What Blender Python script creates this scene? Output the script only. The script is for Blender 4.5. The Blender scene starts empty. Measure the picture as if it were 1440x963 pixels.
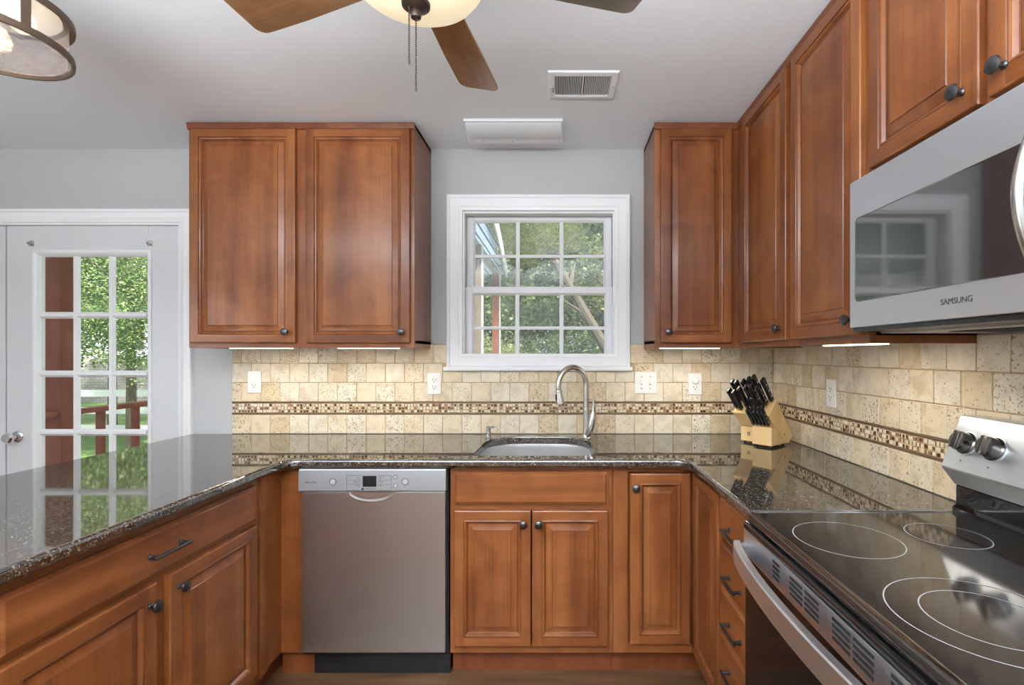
import bpy, bmesh, math, random
from mathutils import Vector, Matrix, Euler
from mathutils.geometry import tessellate_polygon
random.seed(7)
C = bpy.context.scene.collection
sc = bpy.context.scene
PI = math.pi

# ------------------------------------------------------------------ camera, world, sun, lights, exposure
EYE = 1.342                       # eye height; camera at the origin of the plan, looking along +Y
cam_d = bpy.data.cameras.new('camera'); cam = bpy.data.objects.new('camera', cam_d); C.objects.link(cam)
cam.location = (0, 0, EYE); cam.rotation_euler = (PI/2, 0, 0)
cam_d.sensor_width = 36; cam_d.sensor_fit = 'HORIZONTAL'; cam_d.lens = 693/1440*36
cam_d.shift_x = -66/1440; cam_d.shift_y = 16.5/1440; cam_d.clip_start = 0.02; cam_d.clip_end = 300
sc.camera = cam

w = bpy.data.worlds.new('world'); sc.world = w; w.use_nodes = True
nt = w.node_tree; nt.nodes.clear()
wo = nt.nodes.new('ShaderNodeOutputWorld'); bg = nt.nodes.new('ShaderNodeBackground')
sky = nt.nodes.new('ShaderNodeTexSky'); sky.sky_type = 'HOSEK_WILKIE'; sky.turbidity = 4; sky.sun_direction = (0.55, -0.5, 0.67)
mixn = nt.nodes.new('ShaderNodeMix'); mixn.data_type = 'RGBA'; mixn.inputs[0].default_value = 0.6
mixn.inputs[7].default_value = (0.80, 0.88, 1.0, 1)
nt.links.new(sky.outputs[0], mixn.inputs[6]); nt.links.new(mixn.outputs[2], bg.inputs[0]); nt.links.new(bg.outputs[0], wo.inputs[0])
bg.inputs[1].default_value = 2.6

def lamp(name, kind, loc, rot, power, col=(1,1,1), size=1, size_y=None, spread=None):
    d = bpy.data.lights.new(name, kind); o = bpy.data.objects.new(name, d); C.objects.link(o)
    o.location = loc; o.rotation_euler = rot; d.energy = power; d.color = col
    if kind == 'AREA':
        d.size = size
        if size_y: d.shape = 'RECTANGLE'; d.size_y = size_y
        if spread: d.spread = spread
    elif kind == 'SUN': d.angle = math.radians(1.5)
    else: d.shadow_soft_size = size
    return o
sun_dir = Vector((0.55, -0.5, 0.67))
lamp('sun', 'SUN', (0, 0, 12), sun_dir.to_track_quat('Z', 'Y').to_euler(), 18.0, (1, .95, .86))
lamp('added_overhead_fill', 'AREA', (-1.3, -1.5, 2.40), (0, 0, 0), 8, (1, .97, .92), 3.6, 1.6)  # added soft light under the ceiling behind the camera; no fixture there
lamp('flash_bounce', 'AREA', (-.7, -.75, 1.75), (PI, 0, 0), 450, (.87, .94, 1.0), 2.8, 1.4)
lamp('added_side_fill', 'AREA', (-4.5, -1.3, 1.35), (PI/2, 0, -PI/2), 48, (.92, .96, 1.0), 2.0, 1.5)  # added fill at the windowless left wall, brightens microwave and right-hand cabinets
lamp('added_rear_fill', 'AREA', (-1.2, -2.4, 1.6), (PI/2, 0, 0), 5, (.97, .98, 1.0), 4.2, 2.0)  # added frontal fill before the closed rear wall, no window behind it

sc.view_settings.view_transform = 'Standard'; sc.view_settings.look = 'None'
sc.view_settings.gamma = 1; sc.view_settings.use_curve_mapping = False
sc.view_settings.exposure = 0.0
sc.cycles.use_denoising = True
sc.cycles.max_bounces = 10; sc.cycles.transparent_max_bounces = 24; sc.cycles.sample_clamp_indirect = 6

# ------------------------------------------------------------------ helpers: materials
def M(name):
    m = bpy.data.materials.new(name); m.use_nodes = True
    nt = m.node_tree; b = nt.nodes['Principled BSDF']
    return m, nt, b
def simple(name, col, rough=.5, metal=0, coat=0, spec=.5, emit=None, estr=0):
    m, nt, b = M(name)
    b.inputs['Base Color'].default_value = (*col, 1); b.inputs['Roughness'].default_value = rough
    b.inputs['Metallic'].default_value = metal; b.inputs['Coat Weight'].default_value = coat
    b.inputs['Coat Roughness'].default_value = .08; b.inputs['Specular IOR Level'].default_value = spec
    if emit: b.inputs['Emission Color'].default_value = (*emit, 1); b.inputs['Emission Strength'].default_value = estr
    return m
def N(nt, t, **kw):
    n = nt.nodes.new('ShaderNode' + t)
    for k, v in kw.items(): setattr(n, k, v)
    return n
def ramp(nt, stops):
    r = N(nt, 'ValToRGB'); e = r.color_ramp.elements
    while len(e) > 1: e.remove(e[-1])
    e[0].position = stops[0][0]; e[0].color = (*stops[0][1], 1)
    for p, c in stops[1:]:
        x = e.new(p); x.color = (*c, 1)
    return r
def coords(nt, scale=(1,1,1), kind='Object'):
    tc = N(nt, 'TexCoord'); mp = N(nt, 'Mapping'); mp.inputs['Scale'].default_value = scale
    nt.links.new(tc.outputs[kind], mp.inputs[0]); return mp.outputs[0]
def bump(nt, b, h, strength=.2, dist=.002):
    n = N(nt, 'Bump'); n.inputs['Strength'].default_value = strength; n.inputs['Distance'].default_value = dist
    nt.links.new(h, n.inputs['Height']); nt.links.new(n.outputs[0], b.inputs['Normal'])

def wood(name, axis, lo, mid, hi, rough=.38, coat=.35, fine=1.0):
    """stained maple; the grain runs along the axis"""
    m, nt, b = M(name)
    s = [16, 16, 16]; s['xyz'.index(axis)] = 1.1
    f = [170, 170, 170]; f['xyz'.index(axis)] = 3.5
    oi = N(nt, 'ObjectInfo'); mu = N(nt, 'Math', operation='MULTIPLY'); mu.inputs[1].default_value = 20
    nt.links.new(oi.outputs['Random'], mu.inputs[0])
    n1 = N(nt, 'TexNoise', noise_dimensions='4D'); n1.inputs['Scale'].default_value = .62; n1.inputs['Detail'].default_value = 4; n1.inputs['Distortion'].default_value = .5
    n2 = N(nt, 'TexNoise', noise_dimensions='4D'); n2.inputs['Scale'].default_value = 1; n2.inputs['Detail'].default_value = 3
    n3 = N(nt, 'TexNoise', noise_dimensions='4D'); n3.inputs['Scale'].default_value = 5.5; n3.inputs['Detail'].default_value = 5; n3.inputs['Distortion'].default_value = 1.2
    nt.links.new(coords(nt, s), n1.inputs['Vector']); nt.links.new(coords(nt, f), n2.inputs['Vector']); nt.links.new(coords(nt), n3.inputs['Vector'])
    for n in (n1, n2, n3): nt.links.new(mu.outputs[0], n.inputs['W'])
    a = N(nt, 'Mix'); a.inputs[0].default_value = .22*fine
    nt.links.new(n1.outputs[0], a.inputs[2]); nt.links.new(n2.outputs[0], a.inputs[3])
    a2 = N(nt, 'Mix'); a2.inputs[0].default_value = .30
    nt.links.new(a.outputs[0], a2.inputs[2]); nt.links.new(n3.outputs[0], a2.inputs[3])
    r = ramp(nt, [(.36, lo), (.5, mid), (.64, hi)]); nt.links.new(a2.outputs[0], r.inputs[0])
    nt.links.new(r.outputs[0], b.inputs['Base Color'])
    b.inputs['Roughness'].default_value = rough; b.inputs['Coat Weight'].default_value = coat; b.inputs['Coat Roughness'].default_value = .16; b.inputs['Specular IOR Level'].default_value = .25
    return m
LO, MID, HI = (.115, .031, .009), (.205, .064, .017), (.300, .108, .031)
WZ = wood('maple_vertical', 'z', LO, MID, HI); WX = wood('maple_along_x', 'x', LO, MID, HI); WY = wood('maple_along_y', 'y', LO, MID, HI)
WGLAZE = wood('maple_dark_glaze', 'z', (.085, .022, .007), (.13, .036, .011), (.18, .055, .016))
WDARK = wood('maple_dark', 'z', (.12, .03, .010), (.17, .045, .014), (.22, .065, .02))  # darker maple of the toe kicks and cabinet top trims
BLADE = wood('fan_walnut', 'x', (.08, .036, .014), (.17, .078, .028), (.28, .14, .055), .30, .7)
BLOCKW = wood('knife_block_beech', 'z', (.64, .40, .17), (.74, .49, .22), (.82, .58, .29), .4, .2, .5)
REDWOOD = wood('stained_deck_wood', 'z', (.19, .055, .03), (.27, .085, .05), (.35, .13, .08), .7, 0)
GREYWOOD = wood('weathered_wood', 'z', (.16, .12, .10), (.24, .19, .15), (.32, .26, .21), .8, 0)

def granite():
    m, nt, b = M('granite')
    co = coords(nt)
    v = N(nt, 'TexVoronoi'); v.inputs['Scale'].default_value = 300; nt.links.new(co, v.inputs['Vector'])
    sep = N(nt, 'SeparateColor'); nt.links.new(v.outputs['Color'], sep.inputs[0])
    r = ramp(nt, [(0, (.014, .013, .012)), (.38, (.03, .024, .018)), (.52, (.075, .055, .035)), (.70, (.14, .105, .06)), (.82, (.06, .06, .06)), (.91, (.19, .18, .17))]); r.color_ramp.interpolation = 'CONSTANT'
    nt.links.new(sep.outputs[0], r.inputs[0])
    n = N(nt, 'TexNoise'); n.inputs['Scale'].default_value = 60; n.inputs['Detail'].default_value = 5; nt.links.new(co, n.inputs['Vector'])
    r2 = ramp(nt, [(.35, (.45, .45, .45)), (.7, (1.5, 1.5, 1.5))]); nt.links.new(n.outputs[0], r2.inputs[0])
    mx = N(nt, 'Mix', data_type='RGBA', blend_type='MULTIPLY'); mx.inputs[0].default_value = 1
    nt.links.new(r.outputs[0], mx.inputs[6]); nt.links.new(r2.outputs[0], mx.inputs[7]); nt.links.new(mx.outputs[2], b.inputs['Base Color'])
    b.inputs['Roughness'].default_value = .035; b.inputs['IOR'].default_value = 2.35
    return m
GRANITE = granite()

def travertine():
    m, nt, b = M('tumbled_travertine')
    g = N(nt, 'NewGeometry'); co = coords(nt)
    r = ramp(nt, [(0, (.55, .43, .27)), (.3, (.63, .52, .36)), (.6, (.66, .57, .43)), (.8, (.60, .53, .41)), (1, (.72, .64, .50))]); nt.links.new(g.outputs['Random Per Island'], r.inputs[0])
    off = N(nt, 'VectorMath', operation='MULTIPLY_ADD'); off.inputs[1].default_value = (1, 1, 1)
    cx = N(nt, 'CombineXYZ'); mu = N(nt, 'Math', operation='MULTIPLY'); mu.inputs[1].default_value = 40; nt.links.new(g.outputs['Random Per Island'], mu.inputs[0])
    nt.links.new(mu.outputs[0], cx.inputs[0]); nt.links.new(mu.outputs[0], cx.inputs[1]); nt.links.new(co, off.inputs[0]); nt.links.new(cx.outputs[0], off.inputs[2])
    n = N(nt, 'TexNoise'); n.inputs['Scale'].default_value = 17; n.inputs['Detail'].default_value = 5; n.inputs['Distortion'].default_value = .8; nt.links.new(off.outputs[0], n.inputs['Vector'])
    r2 = ramp(nt, [(.3, (.78, .74, .66)), (.5, (1, 1, 1)), (.72, (1.12, 1.12, 1.1))]); nt.links.new(n.outputs[0], r2.inputs[0])
    mx = N(nt, 'Mix', data_type='RGBA', blend_type='MULTIPLY'); mx.inputs[0].default_value = 1
    nt.links.new(r.outputs[0], mx.inputs[6]); nt.links.new(r2.outputs[0], mx.inputs[7])
    # pits in some tiles
    p = N(nt, 'TexNoise'); p.inputs['Scale'].default_value = 130; p.inputs['Detail'].default_value = 2; nt.links.new(off.outputs[0], p.inputs['Vector'])
    wn = N(nt, 'TexWhiteNoise', noise_dimensions='1D'); nt.links.new(mu.outputs[0], wn.inputs['W'])
    thr = N(nt, 'MapRange'); thr.inputs[3].default_value = .60; thr.inputs[4].default_value = .74; nt.links.new(wn.outputs[0], thr.inputs[0])
    gt = N(nt, 'Math', operation='GREATER_THAN'); nt.links.new(p.outputs[0], gt.inputs[0]); nt.links.new(thr.outputs[0], gt.inputs[1])
    mp = N(nt, 'Mix', data_type='RGBA'); nt.links.new(gt.outputs[0], mp.inputs[0]); nt.links.new(mx.outputs[2], mp.inputs[6]); mp.inputs[7].default_value = (.27, .18, .09, 1)
    nt.links.new(mp.outputs[2], b.inputs['Base Color']); b.inputs['Roughness'].default_value = .55
    bump(nt, b, n.outputs[0], .25, .003)
    return m
TRAV = travertine()
def mosaic():
    m, nt, b = M('glass_stone_mosaic')
    g = N(nt, 'NewGeometry')
    r = ramp(nt, [(0, (.085, .032, .012)), (.17, (.15, .065, .025)), (.28, (.28, .15, .07)), (.38, (.66, .55, .38)), (.7, (.74, .66, .50)), (.86, (.45, .38, .28)), (.94, (.60, .46, .28))]); r.color_ramp.interpolation = 'CONSTANT'
    nt.links.new(g.outputs['Random Per Island'], r.inputs[0]); nt.links.new(r.outputs[0], b.inputs['Base Color']); b.inputs['Roughness'].default_value = .18
    return m
MOSAIC = mosaic()
GROUT = simple('tan_grout', (.40, .29, .17), .9); LINER = simple('brown_pencil_liner', (.11, .06, .028), .4)

def paint(name, col, rough=.6, b_s=.04):
    m, nt, b = M(name); b.inputs['Base Color'].default_value = (*col, 1); b.inputs['Roughness'].default_value = rough
    n = N(nt, 'TexNoise'); n.inputs['Scale'].default_value = 220; nt.links.new(coords(nt), n.inputs['Vector']); bump(nt, b, n.outputs[0], b_s, .001)
    return m
WALLP = paint('grey_wall_paint', (.415, .41, .405)); CEILP = paint('ceiling_paint', (.79, .81, .835), .8)
TRIMP = paint('white_trim_paint', (.82, .82, .82), .32, .01); DOORP = paint('door_paint', (.62, .62, .62), .4, .01)
VINYL = simple('white_vinyl', (.80, .80, .81), .35); PLASTIC = simple('white_plastic', (.82, .80, .75), .3)

def steel(name, col, rough, axis, streak=.05):
    m, nt, b = M(name)
    s = [400, 400, 400]; s['xyz'.index(axis)] = 4
    n = N(nt, 'TexNoise'); n.inputs['Scale'].default_value = 1; n.inputs['Detail'].default_value = 2; nt.links.new(coords(nt, s), n.inputs['Vector'])
    mr = N(nt, 'MapRange'); mr.inputs[3].default_value = rough - streak; mr.inputs[4].default_value = rough + streak; nt.links.new(n.outputs[0], mr.inputs[0]); nt.links.new(mr.outputs[0], b.inputs['Roughness'])
    b.inputs['Base Color'].default_value = (*col, 1); b.inputs['Metallic'].default_value = 1
    b.inputs['Anisotropic'].default_value = .5
    return m
STEELX = steel('brushed_steel_x', (.60, .635, .665), .34, 'x'); STEELY = steel('brushed_steel_y', (.74, .78, .82), .38, 'y'); STEELZ = steel('brushed_steel_z', (.62, .61, .60), .34, 'z')
NICKEL = simple('brushed_nickel', (.56, .54, .51), .27, 1); CHROME = simple('chrome', (.78, .78, .78), .08, 1)
PEWTER = simple('dark_pewter', (.085, .085, .09), .30, .9); BRONZE = simple('oil_rubbed_bronze', (.035, .022, .015), .35, .3); BROWNMETAL = simple('brown_metal', (.13, .085, .06), .4, .6)
BLACKGLASS = simple('black_glass', (.006, .006, .006), .04, 0, 0, .5); BLACKGLASS.node_tree.nodes['Principled BSDF'].inputs['IOR'].default_value = 1.75
MWGLASS = simple('mirrored_dark_glass', (.022, .022, .024), .05); MWGLASS.node_tree.nodes['Principled BSDF'].inputs['IOR'].default_value = 3.0
COOKG = simple('ceramic_cooktop', (.020, .016, .014), .085); COOKG.node_tree.nodes['Principled BSDF'].inputs['IOR'].default_value = 1.75
OVENG = simple('oven_glass', (.006, .006, .006), .10, spec=.25)
SILVER = simple('silver_panel', (.40, .41, .42), .38, .55)
SINKST = steel('satin_sink_steel', (.76, .76, .76), .42, 'x')
SATIN = simple('satin_grey_plastic', (.42, .42, .42), .35)
BLACK = simple('black_plastic', (.012, .012, .013), .24); VOID = simple('dark_gap', (.006, .005, .005), .8)
DKSTEEL = simple('black_stainless', (.16, .145, .13), .25, 1); RINGP = simple('printed_grey', (.30, .30, .30), .5)
INK = simple('grey_lettering', (.05, .05, .05), .5); WHITEG = simple('white_lettering', (.55, .55, .55), .4)
LED = simple('led_diffuser', (1, .95, .85), .5, emit=(1, .88, .66), estr=5)
BULB = simple('lamp_bulb', (1, .9, .7), .5, emit=(1, .80, .50), estr=3)
def bowlglass():
    m, nt, b = M('frosted_amber_glass')
    b.inputs['Base Color'].default_value = (.80, .72, .52, 1); b.inputs['Roughness'].default_value = .3
    b.inputs['Emission Color'].default_value = (1, .84, .56, 1); b.inputs['Emission Strength'].default_value = .60
    return m
BOWLG = bowlglass()
def thin_glass(name, tint=(1,1,1), extra=0.0, extra_col=(1,1,1), rough=0.0, ior=1.33):
    """clear pane: transmits straight through, reflects by Fresnel"""
    m, nt, b = M(name); nt.nodes.remove(b); out = nt.nodes['Material Output']
    t = N(nt, 'BsdfTransparent'); t.inputs[0].default_value = (*tint, 1); g = N(nt, 'BsdfGlossy'); g.inputs['Roughness'].default_value = rough
    ge = N(nt, 'NewGeometry'); fi = N(nt, 'Mix'); fi.inputs[2].default_value = ior; fi.inputs[3].default_value = 1/ior; nt.links.new(ge.outputs['Backfacing'], fi.inputs[0]); f = N(nt, 'Fresnel'); nt.links.new(fi.outputs[0], f.inputs[0]); mx = N(nt, 'MixShader'); nt.links.new(f.outputs[0], mx.inputs[0]); nt.links.new(t.outputs[0], mx.inputs[1]); nt.links.new(g.outputs[0], mx.inputs[2])
    last = mx.outputs[0]
    if extra:
        d = N(nt, 'BsdfDiffuse'); d.inputs[0].default_value = (*extra_col, 1); m2 = N(nt, 'MixShader'); m2.inputs[0].default_value = extra
        nt.links.new(last, m2.inputs[1]); nt.links.new(d.outputs[0], m2.inputs[2]); last = m2.outputs[0]
    nt.links.new(last, out.inputs[0]); return m
PANE = thin_glass('window_glass')
def screen_mat():
    m, nt, b = M('insect_screen_mesh'); nt.nodes.remove(b)
    t = N(nt, 'BsdfTransparent'); d = N(nt, 'BsdfDiffuse'); d.inputs[0].default_value = (.30, .33, .31, 1); mx = N(nt, 'MixShader'); mx.inputs[0].default_value = .30
    nt.links.new(t.outputs[0], mx.inputs[1]); nt.links.new(d.outputs[0], mx.inputs[2]); nt.links.new(mx.outputs[0], nt.nodes['Material Output'].inputs[0]); return m
SCREEN = screen_mat()

def seeded():
    m = thin_glass('seeded_glass', (1, .97, .92), .30, (.85, .76, .68), .05)
    return m
SEEDED = seeded()
def wavy():
    m, nt, b = M('wavy_textured_glass'); nt.nodes.remove(b)
    n = N(nt, 'TexNoise'); n.inputs['Scale'].default_value = 22; n.inputs['Detail'].default_value = 3; n.inputs['Distortion'].default_value = 1.5; nt.links.new(coords(nt), n.inputs['Vector'])
    bp_ = N(nt, 'Bump'); bp_.inputs['Strength'].default_value = .6; bp_.inputs['Distance'].default_value = .01; nt.links.new(n.outputs[0], bp_.inputs['Height'])
    t = N(nt, 'BsdfTransparent'); t.inputs[0].default_value = (.95, .92, .92, 1); d = N(nt, 'BsdfDiffuse'); d.inputs[0].default_value = (.62, .57, .60, 1); g = N(nt, 'BsdfGlossy'); g.inputs['Roughness'].default_value = .06
    nt.links.new(bp_.outputs[0], g.inputs['Normal'])
    r_ = ramp(nt, [(.42, (.45, .45, .45)), (.60, (.85, .85, .85))]); nt.links.new(n.outputs[0], r_.inputs[0])
    m1 = N(nt, 'MixShader'); nt.links.new(r_.outputs[0], m1.inputs[0]); nt.links.new(t.outputs[0], m1.inputs[1]); nt.links.new(d.outputs[0], m1.inputs[2])
    m2 = N(nt, 'MixShader'); m2.inputs[0].default_value = .22; nt.links.new(m1.outputs[0], m2.inputs[1]); nt.links.new(g.outputs[0], m2.inputs[2]); nt.links.new(m2.outputs[0], nt.nodes['Material Output'].inputs[0]); return m
WAVY = wavy()

def floor_mat():
    m, nt, b = M('brown_plank_floor'); co = coords(nt)
    br = N(nt, 'TexBrick'); br.offset = .37; br.inputs['Scale'].default_value = 1; br.inputs['Brick Width'].default_value = 1.22; br.inputs['Row Height'].default_value = .125
    br.inputs['Mortar Size'].default_value = .0012; br.inputs['Color1'].default_value = (.11, .055, .026, 1); br.inputs['Color2'].default_value = (.17, .09, .044, 1); br.inputs['Mortar'].default_value = (.04, .02, .01, 1)
    nt.links.new(co, br.inputs['Vector'])
    n = N(nt, 'TexNoise'); n.inputs['Scale'].default_value = 1; n.inputs['Detail'].default_value = 5; nt.links.new(coords(nt, (2.5, 26, 10)), n.inputs['Vector'])
    r = ramp(nt, [(.3, (.6, .58, .55)), (.7, (1.35, 1.3, 1.25))]); nt.links.new(n.outputs[0], r.inputs[0])
    mx = N(nt, 'Mix', data_type='RGBA', blend_type='MULTIPLY'); mx.inputs[0].default_value = 1; nt.links.new(br.outputs[0], mx.inputs[6]); nt.links.new(r.outputs[0], mx.inputs[7])
    nt.links.new(mx.outputs[2], b.inputs['Base Color']); b.inputs['Roughness'].default_value = .42; b.inputs['Specular IOR Level'].default_value = .35
    return m
FLOORM = floor_mat()
def leafmat(name, a, bcol, c):
    m, nt, b = M(name); g = N(nt, 'NewGeometry')
    r = ramp(nt, [(0, a), (.5, bcol), (1, c)]); nt.links.new(g.outputs['Random Per Island'], r.inputs[0]); nt.links.new(r.outputs[0], b.inputs['Base Color']); b.inputs['Roughness'].default_value = .45
    tr = N(nt, 'BsdfTranslucent'); nt.links.new(r.outputs[0], tr.inputs[0]); mx = N(nt, 'MixShader'); mx.inputs[0].default_value = .35
    nt.links.new(b.outputs[0], mx.inputs[1]); nt.links.new(tr.outputs[0], mx.inputs[2]); nt.links.new(mx.outputs[0], nt.nodes['Material Output'].inputs[0])
    return m
LEAF_G = leafmat('leaf_green', (.05, .10, .045), (.13, .22, .075), (.36, .45, .17)); LEAF_Y = leafmat('leaf_yellow_green', (.12, .17, .06), (.28, .34, .12), (.56, .58, .24)); LEAF_D = leafmat('leaf_dark', (.03, .065, .045), (.08, .13, .085), (.22, .30, .17))
BARK = simple('bark', (.13, .11, .085), .9)
def lawnmat():
    m, nt, b = M('lawn_grass'); n = N(nt, 'TexNoise'); n.inputs['Scale'].default_value = 9; n.inputs['Detail'].default_value = 6; nt.links.new(coords(nt), n.inputs['Vector'])
    r = ramp(nt, [(.3, (.07, .14, .03)), (.7, (.18, .28, .07))]); nt.links.new(n.outputs[0], r.inputs[0]); nt.links.new(r.outputs[0], b.inputs['Base Color']); b.inputs['Roughness'].default_value = .9
    return m
LAWN = lawnmat()

# ------------------------------------------------------------------ helpers: geometry
class Fr:
    """local frame: a along u, b along v, c along n"""
    def __init__(s, o, u, v, n): s.o, s.u, s.v, s.n = Vector(o), Vector(u), Vector(v), Vector(n)
    def __call__(s, a, b, c=0): return s.o + s.u*a + s.v*b + s.n*c
def FB(y): return Fr((0, y, 0), (1, 0, 0), (0, 0, 1), (0, -1, 0))     # faces the camera; a = X, b = Z
def FRt(x): return Fr((x, 0, 0), (0, -1, 0), (0, 0, 1), (-1, 0, 0))   # faces -X; a = -Y, b = Z
def FL(x): return Fr((x, 0, 0), (0, 1, 0), (0, 0, 1), (1, 0, 0))      # faces +X; a = Y, b = Z
WORLD = Fr((0, 0, 0), (1, 0, 0), (0, 1, 0), (0, 0, 1))

def root_of(o):
    while o.parent: o = o.parent
    return o
class MB:
    def __init__(s): s.bm = bmesh.new()
    def face(s, pts, mi=0):
        f = s.bm.faces.new([s.bm.verts.new(p) for p in pts]); f.material_index = mi; return f
    def box(s, x0, x1, y0, y1, z0, z1, F=WORLD, bev=0, mi=0, seg=2):
        vs = [s.bm.verts.new(F(*p)) for p in ((x0,y0,z0),(x1,y0,z0),(x1,y1,z0),(x0,y1,z0),(x0,y0,z1),(x1,y0,z1),(x1,y1,z1),(x0,y1,z1))]
        fs = [s.bm.faces.new([vs[i] for i in q]) for q in ((3,2,1,0),(4,5,6,7),(0,1,5,4),(1,2,6,5),(2,3,7,6),(3,0,4,7))]
        for f in fs: f.material_index = mi
        if bev:
            r = bmesh.ops.bevel(s.bm, geom=list({e for f in fs for e in f.edges}), offset=bev, segments=seg, profile=.5, affect='EDGES')
            for f in r['faces']: f.material_index = mi
        return s
    def prism(s, pts, c0, c1, F=WORLD, mi=0, bev=0):
        n = len(pts); A = [s.bm.verts.new(F(a, b, c0)) for a, b in pts]; B = [s.bm.verts.new(F(a, b, c1)) for a, b in pts]
        fs = [s.bm.faces.new(A[::-1]), s.bm.faces.new(B)]
        for i in range(n): fs.append(s.bm.faces.new((A[i], A[(i+1)%n], B[(i+1)%n], B[i])))
        for f in fs: f.material_index = mi
        if bev:
            r = bmesh.ops.bevel(s.bm, geom=list({e for f in fs for e in f.edges}), offset=bev, segments=2, profile=.5, affect='EDGES')
            for f in r['faces']: f.material_index = mi
        return s
    def rings(s, loops, cap0=False, cap1=False, closed=True, mi=0):
        L = [[s.bm.verts.new(p) for p in lp] for lp in loops]; n = len(L[0])
        for i in range(len(L)-1):
            for j in range(n if closed else n-1):
                f = s.bm.faces.new((L[i][j], L[i][(j+1)%n], L[i+1][(j+1)%n], L[i+1][j])); f.material_index = mi
        if cap0: s.bm.faces.new(L[0][::-1]).material_index = mi
        if cap1: s.bm.faces.new(L[-1]).material_index = mi
        return s
    def tube(s, path, r, seg=12, cap=True, mi=0):
        P = [Vector(p) for p in path]; R = r if isinstance(r, (list, tuple)) else [r]*len(P)
        T = [(P[min(i+1, len(P)-1)] - P[max(i-1, 0)]).normalized() for i in range(len(P))]
        u = T[0].orthogonal().normalized(); loops = []
        for i, p in enumerate(P):
            u = (u - T[i]*u.dot(T[i])).normalized(); v = T[i].cross(u)
            loops.append([p + (u*math.cos(2*PI*k/seg) + v*math.sin(2*PI*k/seg))*R[i] for k in range(seg)])
        return s.rings(loops, cap, cap, mi=mi)
    def lathe(s, prof, o, ax=(0,0,1), seg=24, mi=0, cap0=True, cap1=True):
        ax = Vector(ax).normalized(); u = ax.orthogonal().normalized(); v = ax.cross(u); o = Vector(o)
        return s.rings([[o + ax*h + (u*math.cos(2*PI*k/seg) + v*math.sin(2*PI*k/seg))*max(r, 1e-5) for k in range(seg)] for r, h in prof], cap0, cap1, mi=mi)
    def rect_rings(s, F, a0, a1, b0, b1, prof, cap=True, back=True, mi_v=0, mi_h=0, mi_cap=0, open_bottom=False, hfrom=99, dark=(), mi_d=0, butt=-1):
        """nested rectangles (inset, height): panel doors, casings, frames"""
        def lp(i, c): bb = b0 if open_bottom else b0 + i; return [F(a0+i, bb, c), F(a1-i, bb, c), F(a1-i, b1-i, c), F(a0+i, b1-i, c)]
        L = [[s.bm.verts.new(p) for p in lp(i, c)] for i, c in prof]
        for k in range(len(L)-1):
            for j in range(4):
                if open_bottom and j == 0: continue
                if k == butt and j in (0, 2):      # rails run between full-height stiles
                    o0, o1, i1, i0 = L[k][j], L[k][(j+1)%4], L[k+1][(j+1)%4], L[k+1][j]
                    dx = F.u*((i0.co - o0.co).dot(F.u)); m0 = s.bm.verts.new(o0.co + dx); m1 = s.bm.verts.new(o1.co - dx)
                    for q, mi in (((o0, m0, i0), mi_v), ((m0, m1, i1, i0), mi_h), ((m1, o1, i1), mi_v)): s.bm.faces.new(q).material_index = mi
                    continue
                f = s.bm.faces.new((L[k][j], L[k][(j+1)%4], L[k+1][(j+1)%4], L[k+1][j])); f.material_index = mi_d if k in dark else mi_h if (j in (0, 2) and k < hfrom) else mi_v
        if cap: s.bm.faces.new(L[-1]).material_index = mi_cap
        if back: s.bm.faces.new(L[0][::-1]).material_index = mi_v
        return s
    def build(s, name, mats, parent=None, smooth=True, angle=35):
        bmesh.ops.recalc_face_normals(s.bm, faces=s.bm.faces)
        me = bpy.data.meshes.new(name); s.bm.to_mesh(me); s.bm.free()
        if not isinstance(mats, (list, tuple)): mats = [mats]
        for m in mats: me.materials.append(m)
        if parent: me.transform(root_of(parent).matrix_basis.inverted())
        if smooth: me.shade_smooth(); me.set_sharp_from_angle(angle=math.radians(angle))
        o = bpy.data.objects.new(name, me); C.objects.link(o)
        if parent: o.parent = parent
        if smooth:
            wn = o.modifiers.new('weighted_normal', 'WEIGHTED_NORMAL'); wn.weight = 80; wn.keep_sharp = True
        return o
def thing(name, label, cat, loc=(0,0,0), group=None, rot=(0,0,0), kind=None):
    o = bpy.data.objects.new(name, None); C.objects.link(o); o.empty_display_size = .05
    o.matrix_basis = Matrix.Translation(loc) @ Euler(rot).to_matrix().to_4x4()
    return tag(o, label, cat, group, kind)
def tag(o, label=None, cat=None, group=None, kind=None):
    if label: o['label'] = label
    if cat: o['category'] = cat
    if group: o['group'] = group
    if kind: o['kind'] = kind
    return o
def lab(o, label): o['label'] = label; return o
def struct(o): o['kind'] = 'structure'; return o
def dup(root, mat, label=None, group=None):
    r = root.copy(); C.objects.link(r); r.matrix_basis = mat
    if label: r['label'] = label
    if group: r['group'] = group
    def rec(src, dst):
        for ch in list(src.children):
            c = ch.copy(); C.objects.link(c); c.parent = dst; rec(ch, c)
    rec(root, r); return r
def rrect(x0, x1, y0, y1, r, seg=8):
    """rounded rectangle, counter-clockwise; r = radius or (x0y0, x1y0, x1y1, x0y1)"""
    if not isinstance(r, (list, tuple)): r = (r,)*4
    out = []
    for (cx, cy, rr, t0) in ((x0+r[0], y0+r[0], r[0], PI), (x1-r[1], y0+r[1], r[1], 1.5*PI), (x1-r[2], y1-r[2], r[2], 0), (x0+r[3], y1-r[3], r[3], .5*PI)):
        for k in range(seg+1):
            t = t0 + k/seg*PI/2; out.append((cx + rr*math.cos(t), cy + rr*math.sin(t)))
    return out
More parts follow.
